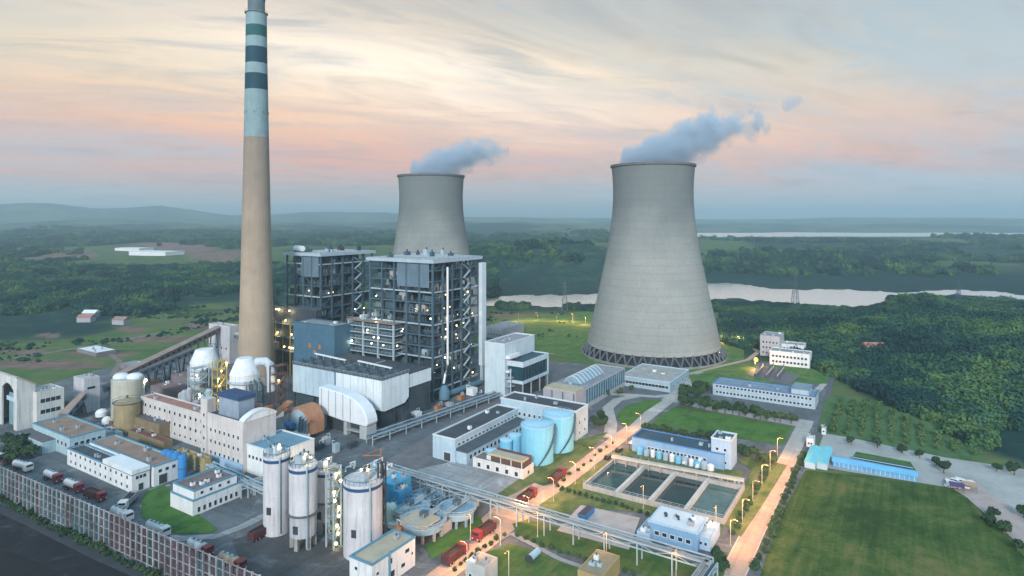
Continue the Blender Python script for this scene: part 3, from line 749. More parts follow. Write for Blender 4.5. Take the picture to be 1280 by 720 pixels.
    for k in range(44):
        mb = MB(); z = rg.choice(fl)+.1; m_ = rg.choice((cz, STEEL, PSTEEL, cz, STEEL, CONCR))
        if k % 2: y = rg.uniform(.1, .8)*lv; mb.box(1.5, 5, y, y+rg.uniform(2, 6), z, z+rg.uniform(2, 4.5), m_); mb.box(1.3, 1.5, y+.3, y+1.2, z+.2, z+2, DSTEEL)
        else: x = rg.uniform(.1, .75)*lu; mb.box(x, x+rg.uniform(2, 5), 1.5, 5, z, z+rg.uniform(2, 4.5), m_); mb.box(x+.3, x+1.2, 1.3, 1.5, z+.2, z+2, DSTEEL)
        mb.build('equipment_cabin', t)
    # sheeted and boarded bays behind the front columns
    pms = [cz, M('infill_slate', (.075, .125, .16), var=.3, sc=.3, streak=.4), M('infill_grey', (.16, .20, .22), var=.3, sc=.3, streak=.4), DSTEEL]
    proto = {}
    zz = [0]+fl
    def infill(face, a, b, z, hh, k):
        key = (face, k, round(b-a, 1), round(hh, 1))
        if key not in proto:
            mb = MB(); w_ = b-a-.6
            if face == 'L': mb.box(0, .15, .3, .3+w_, .2, hh-.2, pms[k])
            else: mb.box(.3, .3+w_, 0, .15, .2, hh-.2, pms[k])
            proto[key] = o = mb.build('infill_panel', t)
        else: o = proto[key].copy(); COL.objects.link(o)
        o.location = (1.6+rg.uniform(0, 3.5), a, z) if face == 'L' else (a, 1.6+rg.uniform(0, 3.5), z)
    hh = h/nl; cnt = 0
    for z in zz:
        for i in range(ny):
            if rg.random() < .55 and cnt < 95: infill('L', ys[i], ys[i+1], z, hh*rg.choice((1, 1, .6)), rg.randrange(4)); cnt += 1
        for i in range(nx):
            if rg.random() < .5 and cnt < 95: infill('R', xs[i], xs[i+1], z, hh*rg.choice((1, 1, .6)), rg.randrange(4)); cnt += 1
    # zigzag stairs on the right corner
    mb = MB(); z = 0; k = 0
    while z < h-6:
        x0, x1 = (lu*.62, lu*.62+5) if k % 2 == 0 else (lu*.62+5, lu*.62)
        mb.beam((x0, -1.1, z), (x1, -1.1, z+3.2), 1.0, PSTEEL, .2); z += 3.2; k += 1
    mb.build('staircase', t)
    for k in range(lit):
        z = rg.choice(fl[:max(2, int(nl*.72))])+rg.uniform(.8, 3.6)
        if rg.random() < .38: q = (1.2, rg.uniform(.03, .97)*lv, z)
        else: q = (rg.uniform(.06, .95)*lu, 1.0, z)
        lamp_part(t, q, rg.choice((LAMPW, LAMPM, LAMPM)), rg.choice((.22, .26, .34)), 120 if k % 3 == 0 else 0, (1, .8, .55))
    return t, lu, lv, h
bA, alu, alv, ah = boiler_house('nearer open steel boiler house with flat pale roof and many small work lamps', (541, 502), 325, 598, 463, 13, 42, 3)
bB, blu, blv, bh = boiler_house('farther open steel boiler house set behind and left of the brighter one', (401, 467), 317, 465, 359, 11, 8, 8)
# white rooftop tank on the farther house
mb = MB(); mb.tube([(2, blv*.62, bh+2.2), (5, blv*.95, bh+2.2)], 1.7, WHROOF, 14); mb.box(2, 5, blv*.65, blv*.68, bh, bh+1, STEEL); mb.box(3, 6, blv*.9, blv*.93, bh, bh+1, STEEL); mb.build('roof_tank', bB, smooth=True)
# cladding panels high on the left faces
for b_, lv_, h_ in ((bA, alv, ah), (bB, blv, bh)):
    mb = MB(); pm = M('steel_sheet', (.11, .17, .22), var=.2, sc=.1, streak=.3)
    mb.box(-.35, -.25, lv_*.05, lv_*.55, h_*.80, h_-1.7, pm)
    mb.build('cladding', b_)
# tall pale duct on the right end and slim white downpipe on the front
mb = MB(); mb.box(alu-.5, alu+3.2, -2.8, -.6, 10, ah-3.5, M('duct_white', (.50, .58, .64), var=.08)); mb.box(alu+.2, alu+2.6, -2.6, -.8, 2, 10, PSTEEL); mb.build('vertical_duct', bA)
mb = MB(); mb.tube([(alu*.26, -1.2, ah-4), (alu*.26, -1.2, ah-8), (alu*.27, -1.0, 16), (alu*.18, -2.2, 12), (alu*.12, -3, 8)], .55, WHROOF, 10); mb.build('downpipe', bA, smooth=True)
mb = MB(); mb.lathe([(1.0, 0), (2.6, 1), (2.6, 5), (1.2, 7.5)], M('hopper_blue', (.10, .20, .27), var=.2), 16, (alu*.1, -4)); mb.tube([(alu*.2, -3, 2.2), (alu*.9, -3.5, 2.2)], 1.5, MATS['hopper_blue'], 14); mb.tube([(-3, 4, 2), (-3, alv*.3, 2)], 1.6, MATS['hopper_blue'], 14); mb.build('blower', bA, smooth=True)

# reactor frame between boiler house and dust collectors
p = G(492, 497); h = hgt_at(497, 405); lu, lv = along(p, U, 526), along(p, V, 436)
t = thing('reactor_frame', 'square open steel reactor frame with pale handrails in front of the brighter boiler house', 'steel frame', p)
src = None
for x in (0, lu/2, lu):
    for y in (0, lv/3, lv*2/3, lv):
        if src is None: mb = MB(); mb.box(-.4, .4, -.4, .4, 0, h-.4, PSTEEL); src = o = mb.build('column', t)
        else: o = src.copy(); COL.objects.link(o)
        o.location = (x, y, 0)
for k, z in enumerate((h*.56, h*.65, h*.74, h*.83, h*.92)):
    mb = MB(); mb.box(.4, lu-.4, .4, lv-.4, z-.3, z, STEEL)
    for a, b in (((0, 0), (lu, 0)), ((0, 0), (0, lv)), ((lu, 0), (lu, lv))): mb.beam((*a, z-.1), (*b, z-.1), .4, PSTEEL, .5)
    rail(mb, [(lu, -.3), (-.3, -.3), (-.3, lv)], z+.3, PSTEEL, 1.2, 2.5); mb.build('floor_deck', t)
mb = MB(); mb.box(-.8, lu+.8, -.8, lv+.8, h-.4, h, BRROOF); rail(mb, [(lu+.6, -.6), (-.6, -.6), (-.6, lv+.6)], h, PSTEEL, 1.2, 2.5); mb.build('roof', t)
mb = MB()
for i in range(3):
    y0_, y1_ = lv*i/3, lv*(i+1)/3; mb.beam((0, y0_, h*.12), (0, y1_, h*.54), .3, PSTEEL); mb.beam((0, y1_, h*.12), (0, y0_, h*.5), .3, PSTEEL)
for x0_, x1_ in ((0, lu/2), (lu/2, lu)): mb.beam((x0_, 0, h*.12), (x1_, 0, h*.5), .3, PSTEEL); mb.beam((x1_, 0, h*.12), (x0_, 0, h*.5), .3, PSTEEL)
mb.build('bracing', t)
mb = MB(); mb.box(2.2, lu-2.2, 2, lv-2, h*.54, h-.5, MATS['casing_grey']); mb.prism([(3, h*.53), (lu-3, h*.53), (lu*.5, h*.2)], 'y', 3, lv-3, DSTEEL); mb.build('reactor_casing', t)
rg = random.Random(5)
for k in range(12):
    z = rg.choice((h*.56, h*.65, h*.74, h*.83, h))+1.6
    q = (-.2, rg.uniform(.05, .95)*lv, z) if rg.random() < .55 else (rg.uniform(.05, .95)*lu, -.2, z)
    lamp_part(t, q, rg.choice((LAMPW, LAMPM)), .36, 300 if k % 3 == 0 else 0, (1, .78, .5))
for k in range(9):
    mb = MB(); x, y = rg.uniform(.1, .9)*lu, rg.uniform(.1, .9)*lv; s_ = rg.uniform(.8, 1.6); mb.box(x-s_, x+s_, y-s_, y+s_, h, h+rg.uniform(1, 2.6), rg.choice((PSTEEL, WHROOF, STEEL))); mb.lathe([(.3, h+1), (.3, h+3.4)], PSTEEL, 8, (x, y)); mb.build('roof_unit', t)

# blue grey plant house left of the reactor frame
t, lu, lv, h = building('fan_house', 'plain blue grey windowless house right of the chimney foot', 'plant building', (418, 492), 408, 440, 367, M('slate_blue_sheet', (.055, .135, .20), var=.15, streak=.2), GREYROOF, STEEL)
for k in range(3): window(t, 'L', lv*(.35+.12*k), h*.62-(k == 1)*3, 2.2, 2.6, -.03, RUST, STEEL, name='louvre')
mb = MB(); mb.box(-2.5, 0, .2, lv*.8, h*.30, h*.42, M('slate_blue_sheet')); mb.prism([(-3, 0), (0, 0), (0, h*.3)], 'y', 2, lv*.7, DSTEEL); mb.build('lean_to', t)
# low lamp-lit bay at the foot of the farther boiler house
t, lu, lv, h = building('bunker_bay', 'low brown roofed bay with rows of yellow lamps right of the chimney', 'plant building', (395, 474), 388, 402, 340, DSTEEL, BRROOF, STEEL)
mb = MB()
for z in (h*.35, h*.55, h*.75):
    mb.box(-2.2, 0, 0, lv, z-.2, z, STEEL); rail(mb, [(-2.1, 0), (-2.1, lv)], z, PSTEEL, 1.1, 2.5)
for k in range(7): mb.beam((-2.2, lv*k/6, 0), (-2.2, lv*k/6, h*.8), .35, M('yellow_steel', (.45, .33, .08)))
mb.build('gallery', t)
rg = random.Random(9)
for k in range(20): lamp_part(t, (-1.6, rg.uniform(.3, 1)*lv, rg.choice((h*.35, h*.55, h*.75, h*.9))+2.2), LAMPM, .42, 420 if k % 3 == 0 else 0)

# ================================================================== dust collectors
p2 = G(477, 537)
ztop, zlow = hgt_at(537, 476), hgt_at(537, 514)
lu2, lv2 = along(p2, U, 540), along(p2, V, 420); d1 = along(p2, U, 511)
ESPW = M('collector_white', (.64, .71, .75), var=.10, sc=.15, streak=.25)
def collector(label, p, lv, ESPW=ESPW):
    t = thing('dust_collector', label, 'dust collector', p, group='white dust collectors')
    mb = MB(); mb.prism([(0, zlow), (0, ztop), (d1, ztop), (d1, zlow+2), (d1-2.5, zlow), (2, zlow-.6)], 'y', 0, lv, ESPW)
    for k in range(1, 6): mb.box(-.07, 0, lv*k/6-.06, lv*k/6+.06, zlow+.2, ztop-.2, PSTEEL)
    for k in range(1, 3): mb.box(d1*k/3-.06, d1*k/3+.06, -.07, 0, zlow+.2, ztop-.2, PSTEEL)
    mb.build('casing', t)
    mb = MB(); mb.box(d1+.4, lu2, 0.5, lv-.5, ztop-7, ztop-1.2, ESPW); mb.build('inlet_casing', t)
    mb = MB(); mb.box(d1+.4, lu2, .5, lv-.5, ztop-1.19, ztop-.9, DKROOF); mb.build('inlet_roof', t)
    mb = MB(); mb.box(-.2, d1, -.2, lv+.2, ztop+.01, ztop+.35, M('collector_deck', (.09, .105, .12), var=.3, sc=.4)); rail(mb, [(d1, -.1), (-.1, -.1), (-.1, lv)], ztop+.35, PSTEEL, 1.1, 2.4); mb.build('roof_deck', t)
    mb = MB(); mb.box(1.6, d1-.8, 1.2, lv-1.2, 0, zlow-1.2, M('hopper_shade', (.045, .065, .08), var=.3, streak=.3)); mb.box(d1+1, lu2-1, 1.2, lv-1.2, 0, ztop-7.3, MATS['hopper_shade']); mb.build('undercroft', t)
    for i in range(3):
        for j in range(4):
            mb = MB(); x, y = d1*(i+.6)/3.4, lv*(j+.5)/4; mb.box(x-1, x+1, y-.9, y+.9, ztop+.35, ztop+1.6, STEEL); mb.lathe([(.4, ztop+1.6), (.4, ztop+2.3)], DSTEEL, 8, (x, y)); mb.build('transformer', t)
    for j in range(3):
        mb = MB(); y = lv*(j+.5)/3; w_ = lv/6-.4
        b_ = [(2, y-w_, zlow-.6), (d1-2, y-w_, zlow-.6), (d1-2, y+w_, zlow-.6), (2, y+w_, zlow-.6)]; q = [(d1*.42, y-.5, 2.5), (d1*.58, y-.5, 2.5), (d1*.58, y+.5, 2.5), (d1*.42, y+.5, 2.5)]
        mb.add(b_+q, [(0, 1, 5, 4), (1, 2, 6, 5), (2, 3, 7, 6), (3, 0, 4, 7), (4, 5, 6, 7)], STEEL); mb.build('hopper', t)
    for x in (.6, d1*.5, d1-.6, lu2-1):
        for y in (.6, lv/2, lv-.6):
            mb = MB(); mb.box(x-.3, x+.3, y-.3, y+.3, 0, (zlow-.5 if x < d1 else ztop-7), DSTEEL); mb.build('leg', t)
    mb = MB(); mb.beam((d1*.7, lv*.2, ztop+2.2), (d1*.75, lv*.98, ztop+2.6), .9, WHROOF, .5)
    for k in range(5): mb.beam((d1*.73, lv*(.25+.17*k), ztop), (d1*.73, lv*(.25+.17*k), ztop+2.2), .2, PSTEEL)
    mb.build('cable_tray', t)
    return t
collector('right hand white dust collector casing with clean chamfered end over dark hoppers', p2, lv2)
p1 = p2+V*(lv2+1.2); lv1 = along(p1, V, 366)
collector('left hand pale blue white dust collector casing next to the chimney side', p1, lv1, M('collector_pale', (.42, .54, .62), var=.12, sc=.15, streak=.4))
# ================================================================== flue-gas washing: white round-shouldered duct house, booster fan, absorbers
p = G(459, 551); lv = along(p, V, 398); lu = 6
t = thing('flue_duct', 'big white flue duct with a rounded sloping end on a low grey base', 'flue duct', p)
prof = [(0.6, 5.2), (0, 6.4), (.25, 8.2), (1.2, 10.3), (2.8, 12.2), (5.2, 13.9), (8.2, 15.3), (12, 16.2), (lv*.62, 16.8), (lv, 17.3), (lv, 6.6), (lv*.5, 5.4)]
mb = MB(); mb.prism(prof, 'x', 0, lu, M('duct_sheet', (.66, .70, .74), var=.06, streak=.15)); o = mb.build('duct_body', t)
bv = o.modifiers.new('bevel', 'BEVEL'); bv.width = .5; bv.segments = 3; bv.limit_method = 'ANGLE'; bv.angle_limit = R(50)
for k in range(1, 6):
    y = lv*(.18+.15*k); z = float(np.interp(y, [q[0] for q in prof[:10]], [q[1] for q in prof[:10]]))
    mb = MB(); mb.box(-.22, 0, y-.12, y+.12, 6.2, z-.2, PSTEEL); mb.build('stiffener', t)
mb = MB(); mb.box(.3, lu-.3, .6, 4.5, 0, 5.1, M('duct_base', (.40, .43, .44), var=.15, streak=.4)); mb.box(.3, lu-.3, lv*.42, lv*.48, 0, 5.2, MATS['duct_base']); mb.box(.3, lu-.3, lv*.92, lv, 0, 5.2, MATS['duct_base'])
mb.box(.5, lu-.5, 4.5, lv*.42, 2, 2.4, MATS['duct_base']); mb.box(2.5, lu-.5, 4.5, lv*.92, 0, 5.1, DSTEEL); mb.build('base', t)

p = G(376, 554)
t = thing('booster_fan', 'round copper coloured fan casing with blue motor beside the white flue duct', 'fan', p); t.scale = (1.0,)*3
mb = MB(); c_ = M('copper_sheet', (.42, .20, .11), var=.2, sc=.5, streak=.4); n = 16; lvb = 11; r_ = 6.2; zc0 = 6.5
arc = [(lvb/2+ r_*math.cos(math.pi*k/n), zc0+r_*.95*math.sin(math.pi*k/n)) for k in range(n+1)]
mb.prism(arc+[(lvb/2-r_, 2), (lvb/2+r_, 2)], 'x', 3.5, 11, c_); mb.build('fan_casing', t, smooth=True)
mb = MB(); mb.prism([(lvb/2+(r_-1)*math.cos(math.pi*k/n), zc0+(r_-1)*.9*math.sin(math.pi*k/n)) for k in range(n+1)]+[(.5, 3), (lvb-.5, 3)], 'x', 3.2, 3.5, M('fan_cover', (.33, .45, .50), var=.2)); mb.build('cover_plate', t)
mb = MB(); mb.tube([(1.5, 6.5, 5.2), (1.5, 10.5, 5.4)], 1.3, M('motor_blue', (.04, .16, .38)), 14); mb.box(.8, 2.4, 6.5, 10, 3, 4.2, DSTEEL); mb.build('motor', t, smooth=True)
mb = MB(); mb.box(-1.2, 3.2, -1.5, lvb+.5, 0, 3.0, WHITE); mb.box(-1.3, -1.2, 1, 2.2, 1, 2, GLASS); mb.build('plinth', t)
for k in range(4):
    mb = MB(); y = -1+k*1.5; mb.tube([(2, y, 3), (2.4, y, 7+k*.6), (4, y-.5, 8+k*.4)], .35, STEEL, 8); mb.build('pipe', t, smooth=True)
mb = MB(); mb.prism([(-3, 8.5), (6, 12.5), (6, 13), (-3, 9)], 'y', lvb+1, lvb+4.5, RUST); mb.build('hood', t)

def absorber(label, px, gy, r, base_py, top_py, rt, seed):
    p = G(px, gy); k = (gy-HY)/H
    zb, zt_ = H-(base_py-HY)/k, H-(top_py-HY)/k
    t = thing('absorber_tower', label, 'absorber', p, group='white coned absorber towers')
    mb = MB(); mb.lathe([(r, 0), (r, zb*.55)], M('absorber_grey', (.36, .38, .38), var=.15, streak=.4), 28, top=False); mb.build('lower_shell', t, smooth=True)
    mb = MB(); mb.lathe([(r, zb*.55), (r, zb), (r+.15, zb+.1), (rt, zt_), (rt*.9, zt_+.3)], WHITE, 28, bottom=False); mb.build('cone_head', t, smooth=True)
    for z in (zb*.3, zb*.56, zb*.8):
        mb = MB(); mb.lathe([(r+.02, z), (r+1.1, z), (r+1.1, z+.2), (r+.02, z+.2)], PSTEEL, 28, bottom=False, top=False)
        for q in range(14):
            a = 2*math.pi*q/14; c0, s0 = math.cos(a)*(r+1.05), math.sin(a)*(r+1.05); mb.beam((c0, s0, z), (c0, s0, z+1.1), .1, PSTEEL)
        mb.lathe([(r+1.0, z+1.05), (r+1.1, z+1.05), (r+1.1, z+1.2), (r+1.0, z+1.2)], PSTEEL, 28, bottom=False, top=False); mb.build('walkway', t)
    rg = random.Random(seed)
    for q in range(6):
        a = rg.uniform(.4, 2.2)-math.pi*.9; mb = MB(); c0, s0 = math.cos(a), math.sin(a); mb.tube([(c0*(r+1.8), s0*(r+1.8), 0), (c0*(r+1.8), s0*(r+1.8), zb*rg.uniform(.4, .85)), (c0*(r-.3), s0*(r-.3), zb*.87)], rg.uniform(.3, .6), rg.choice((PSTEEL, STEEL, GREYW)), 8); mb.build('spray_pipe', t, smooth=True)
    return t, p, zb, zt_
tA, pA, zbA, ztA = absorber('white coned absorber tower standing directly in front of the chimney', 306, 514, 6.3, 467, 448, 3.6, 2)
tB, pB, zbB, ztB = absorber('white coned absorber tower left of the chimney behind the lit pipe scaffold', 256, 498, 6.5, 452, 437, 4.2, 6)
# outlet duct from the near absorber to the chimney
mb = MB(); loc = lambda v: Vector(v)
d0 = Vector((pA.x, pA.y, ztA-1)); e0 = Vector((CB.x+3, CB.y-8, ztA-3))
mb.tube([d0+Vector((2, 1, -3)), d0+Vector((5, 2, -1)), d0+Vector((8, 3.5, -1.2)), d0+Vector((10, 4, -3)), d0+Vector((10.5, 4, -7)), d0+Vector((10.5, 4, -15))], [1.8, 2.0, 2.0, 2.0, 2.0, 2.0], M('outlet_sheet', (.52, .60, .66), var=.1, streak=.25), 16)
o = mb.build('outlet_duct', smooth=True); tag(o, 'pale bent outlet duct leaving the head of the nearer absorber and turning down', 'duct')
# dark frame beside the absorber
def scaffold(name, label, base, top, w, d, mat, nl, lamps, seed, cat='scaffold', lm=None, deck=None, rz=None, power=300):
    p = G(*base); h = hgt_at(base[1], top); t = thing(name, label, cat, p, rz); rg = random.Random(seed)
    src = None
    for x in (0, w):
        for y in (0, d):
            if src is None: mb = MB(); mb.box(-.18, .18, -.18, .18, 0, h, mat); src = o = mb.build('post', t)
            else: o = src.copy(); COL.objects.link(o)
            o.location = (x, y, 0)
    for k in range(nl):
        z = h*(k+1)/nl; mb = MB(); mb.box(.2, w-.2, .2, d-.2, z-.15, z, deck or mat)
        rail(mb, [(w, 0), (0, 0), (0, d)], z, mat, 1.1, 1.8); zz = h*k/nl
        x0_, x1_ = (.4, w-.4) if k % 2 else (w-.4, .4); mb.beam((x0_, .3, zz), (x1_, .3, z), .8, mat, .15); mb.build('flight', t)
    for k in range(lamps): lamp_part(t, (rg.uniform(0, w), -.25, h*(k+.7)/lamps), lm or LAMPM, .38, power if k % 2 == 0 else 0, (1, .82, .45))
    return t
scaffold('steel_frame', 'rusty dark steel frame between absorber and chimney duct', (346, 515), 459, 6, 5, M('rust_dark', (.13, .07, .05), var=.3), 5, 1, 1, 'steel frame')
scaffold('stair_tower', 'yellow lit stair scaffold between the two white absorber towers', (272, 516), 453, 4.5, 4, M('yellow_steel'), 6, 7, 4, 'stair tower')
scaffold('pipe_rack_tower', 'grey pipe scaffold left of the yellow lit stair scaffold', (243, 512), 462, 7, 5, PSTEEL, 5, 2, 7, 'pipe scaffold', LAMPW)
for k, (px, py, s_) in enumerate(((226, 506, 1.2), (231, 510, 1.6), (237, 514, 1.3), (246, 516, 1.7), (254, 517, 1.2), (261, 516, 1.5))):
    mb = MB(); hh = 5+k % 3*2.5; mb.lathe([(s_, 0), (s_, hh), (s_*.5, hh+.9)], rg.choice((PSTEEL, GREYW, WHROOF)), 14); mb.lathe([(.22, hh+.5), (.22, hh+2)], STEEL, 8); o = mb.build('slurry_tank', smooth=True); o.location = G(px, py)
    tag(o, ['slim', 'broad', 'short', 'tall', 'small', 'stout'][k]+' grey slurry tank at the foot of the grey pipe scaffold', 'tank', 'grey slurry tanks')

# ================================================================== long rows of plant offices on the left
t, lu, lv, h = building('long_block', 'long cream block with a pale red roof and two rows of windows', 'building', (266, 565), 521, 285, 176, CREAM, REDROOF, None, .5, wl=(13, 2, 1.5, 1.6, 5.2, 4.2, 2.0))
for k in range(5): wins(t, 'L', lv, 13, 1, 1.3, 1.2, 1.6, 3, 2) if k == 0 else None
t, lu, lv, h = building('gypsum_house', 'tall cream works house with dark roof, many windows and a white arched gable', 'building', (304, 592), 528, 345, 258, CREAM, DKROOF, None, .5, wl=(7, 3, 1.2, 1.5, 3.0, 4.0, 1.5, 0), units=3)
mb = MB(); a0 = lu; arc = [(a0*k/12, h+.0+2.4*math.sin(math.pi*k/12)**.8) for k in range(13)]; mb.prism(arc+[(a0, h-.2), (0, h-.2)], 'y', -.25, 1.0, WHITE); mb.build('gable', t)
mb = MB(); arc2 = [(a0*k/12, h+.5+2.4*math.sin(math.pi*k/12)**.8) for k in range(13)]; mb.prism(arc2+[(x, z-.45) for x, z in reversed(arc2)], 'y', -.5, 2.2, WHROOF); mb.build('canopy', t)
mb = MB(); mb.box(2, lu*.62, lv*.25, lv*.80, h-.5, h+6, M('bunker_grey', (.26, .32, .40), var=.15, streak=.3)); mb.box(1.6, lu*.62+.4, lv*.25-.4, lv*.8+.4, h+6.01, h+7.4, M('navy_sheet', (.03, .07, .16), var=.2)); mb.build('roof_bunker', t)
mb = MB(); mb.box(lu*.64, lu*.95, lv*.3, lv*.7, h-.5, h+2.2, M('rust_shed', (.23, .12, .09), var=.25)); mb.build('roof_shed', t)
mb = MB(); mb.box(0, 3.5, lv-.5, lv+3.5, 0, h+4.5, CREAM); mb.build('stair_bay', t)
for k in range(4): window(t, 'L', lv+1.5, 3+k*4.2, 1.2, 1.5)
mb = MB(); mb.box(-.35, -.02, 0, lv*.8, 0, 3.2, M('pale_blue_plinth', (.30, .45, .62), var=.1)); mb.build('plinth', t)
t, lu, lv, h = building('pump_annex', 'low annex with pale blue flat roof and white fascia behind the first silo', 'building', (345, 603), 566, 393, 303, WHITE, M('blue_felt', (.14, .27, .36), var=.15), FRAMEW, .4, wl=(8, 1, 1.3, 1.3, 5.2, 3, 1), wr=(4, 1, 1.3, 1.3, 5.2, 3, 1.2))
# brown and yellow huts
building('store_hut', 'small yellow ochre hut behind the blue upright tanks', 'hut', (256, 592), 574, 264, 221, M('ochre_wall', (.36, .28, .13), var=.15), M('ochre_roof', (.28, .23, .15), var=.2), wl=(4, 1, 1, 1.2, 1.4, 3, 1))
building('brown_shed', 'dark roofed brown shed with an ochre end beside the long cream block', 'shed', (199, 551), 531, 216, 148, M('ochre_dark', (.22, .17, .10), var=.2), M('slate_roof', (.12, .11, .12), var=.2), None, .2, wl=(4, 1, 2.2, 1.8, 1.2, 3, 1.5))
building('red_lean_to', 'low dark red roofed lean-to in front of the brown shed', 'shed', (205, 562), 553, 216, 160, M('ochre_dark'), M('maroon_roof', (.18, .06, .06), var=.2), None, .15)
# near left offices
t, lu, lv, h = building('workshop_hall', 'white hall with a big plain tan brown roof at lower left', 'building', (192, 609), 583, 225, 112, WHITE, BRROOF, TRIMB, .45, wr=(3, 1, 1.4, 1.3, 4.0, 3, 1), door=[('R', .35, 3, 3.4), ('L', .1, 1.6, 2.6)])
t, lu, lv, h = building('hall_annex', 'narrow two storey white annex along the front of the brown roofed hall', 'building', (165, 617), 594, 187, 84, WHITE, DKROOF, TRIMB, .45, wl=(12, 2, 1.2, 1.3, 1.0, 2.9, 1.2), wr=(3, 1, 1.2, 1.3, 3.9, 3, 1), door=[('R', .5, 1.8, 2.5)])
mb = MB(); mb.box(-.15, lu+.15, -.15, lv*.42, h+.02, h+1.3, WHITE); mb.box(0, lu, 0, lv*.42-.15, h+1.31, h+1.4, WHROOF); mb.build('raised_bay', t)
t, lu, lv, h = building('lab_block', 'pale blue block with narrow brown roof left of the tan roofed hall', 'building', (87, 571), 547, 132, 41, M('aqua_wall', (.36, .50, .55), var=.12, streak=.4), BRROOF, TRIMB, .5, wl=(9, 1, 1.6, 1.8, 3.0, 3, 1.4), wr=(5, 1, 1.6, 1.8, 3.0, 3, 1.2), units=3)
mb = MB(); mb.box(-4.5, 0, lv*.35, lv, 0, h*.62, M('aqua_wall')); mb.box(-4.4, 0, lv*.36, lv-.1, h*.62+.01, h*.62+.3, M('slate_roof')); mb.build('front_wing', t)
for k in range(5): window(t, 'L', lv*(.42+.12*k), 1.4, 1.5, 1.6, -4.5)
t, lu, lv, h = building('canteen', 'white block with brown flat roof and roof units beside the curved lawn', 'building', (241, 646), 626, 302, 213, WHITE, M('maroon_brown', (.17, .13, .13), var=.2), TRIMB, .3, wr=(8, 1, 1.1, 1.7, .6, 3, 1.0))
mb = MB(); shell(t, .6, lu*.92, .6, lv-.3, h-.3, h+2.6, WHITE, M('maroon_brown'), TRIMB, .4, names=('upper_wall', 'upper_roof', 'upper_cornice'))
rg = random.Random(4)
for k in range(5):
    mb = MB(); x, y = rg.uniform(.15, .85)*lu, rg.uniform(.25, .75)*lv; mb.box(x-.6, x+.6, y-.5, y+.5, h+2.2, h+3.1, WHROOF); mb.lathe([(.35, h+3.1), (.35, h+3.25)], DSTEEL, 10, (x, y)); mb.build('roof_unit', t)
for k in range(4): window(t, 'R', lu*(.2+.18*k), h+.6, 1.2, 1.1, .6)
# coal unloading hall with a huge arch
p = G(21, 539); h = hgt_at(539, 473); lu, lv = along(p, U, 44), 26
t = thing('unloading_hall', 'tall white hall with a huge dark arched opening at the left edge', 'building', p)
mb = MB(); W2 = M('hall_white', (.56, .57, .56), var=.12, sc=.15, streak=.6)
mb.box(0, .6, 0, 3.2, 0, h, W2); mb.box(0, .6, 15, lv, 0, h, W2)
arc = [(3.2+11.8*k/10, h*.74+ (h*.12)*math.sin(math.pi*k/10)) for k in range(11)]
mb.prism(arc+[(15, h), (3.2, h)], 'x', 0, .6, W2)
mb.prism([(0.6, 0), (lu, 0), (lu, h-4), (.6, h)], 'y', 0, .6, W2); mb.prism([(.6, 0), (lu, 0), (lu, h-4), (.6, h)], 'y', lv-.6, lv, W2); mb.box(lu-.6, lu, .6, lv-.6, 0, h-4.3, W2); mb.build('wall', t)
mb = MB(); mb.prism([(-.3, h+.1), (.6, h+.1), (lu+.3, h-4.1), (lu+.3, h-3.7), (.6, h+.5), (-.3, h+.5)], 'y', -.3, lv+.3, M('hall_roof', (.45, .42, .40), var=.2)); mb.build('roof', t)
mb = MB(); mb.box(2.5, 2.8, 3.4, 14.8, 0, h*.62, M('aqua_door', (.16, .30, .34), var=.2)); mb.build('door', t)
mb = MB(); mb.box(1.0, 2.4, 6, 13, h*.5, h*.58, PALEB); mb.build('hoist_beam', t)
t, lu, lv, h = building('switch_block', 'white block with eight small square windows behind the tall arched hall', 'building', (46, 536), 491, 80, 30, W2, M('hall_roof'), None, .4, wr=(4, 2, 2.0, 2.0, 5.5, 4.6, 1.2), units=4)
t, lu, lv, h = building('transfer_tower', 'square pale transfer tower at the foot of the coal conveyor', 'building', (105, 517), 474, 125, 92, M('tower_white', (.50, .50, .53), var=.12, streak=.5), M('hall_roof'), None, .4, units=2)
window(t, 'R', lu*.45, h*.66, 3.6, 1.5); window(t, 'L', lv*.5, h*.2, 2.0, 2.2)
mb = MB(); mb.box(-4, 0, lv*.1, lv*.9, 0, h*.35, M('slate_roof')); mb.build('lean_to', t)
# ash silo with two white caps and a brown tank in front
p = G(160, 522); t = thing('ash_silo', 'squat beige silo with two white domed caps', 'silo', p)
h = hgt_at(522, 473); mb = MB(); mb.lathe([(6.4, 0), (6.4, h), (6.0, h+.4)], M('silo_beige', (.42, .42, .36), var=.12, streak=.5), 28); mb.build('silo_body', t, smooth=True)
for k in (-1, 1): mb = MB(); mb.lathe([(3.2, h+.4), (3.2, h+1.2), (2.2, h+2.1), (.6, h+2.4)], WHROOF, 18, (k*3.0*UX, k*-3.0*UY)); mb.build('cap', t, smooth=True)
lamp_part(t, (5.5, -4, h-1.5), LAMPW, .6, 500); lamp_part(t, (-3, -7.5, h*.42), LAMPW, .6, 400)
p = G(159, 538); t = thing('brown_tank', 'short ochre brown tank in front of the beige silo', 'tank', p)
h = hgt_at(538, 502); mb = MB(); mb.lathe([(4.8, 0), (4.8, h), (1.2, h+1.6)], M('tank_ochre', (.33, .26, .15), var=.2, streak=.5), 24); mb.lathe([(.4, h+1.5), (.4, h+2.6)], STEEL, 10); mb.build('tank_body', t, smooth=True)
mb = MB(); mb.lathe([(4.85, h), (5.4, h), (5.4, h+.15), (4.85, h+.15)], STEEL, 24, bottom=False, top=False); mb.lathe([(5.3, h+1), (5.4, h+1), (5.4, h+1.1), (5.3, h+1.1)], STEEL, 24, bottom=False, top=False); mb.build('walkway', t)
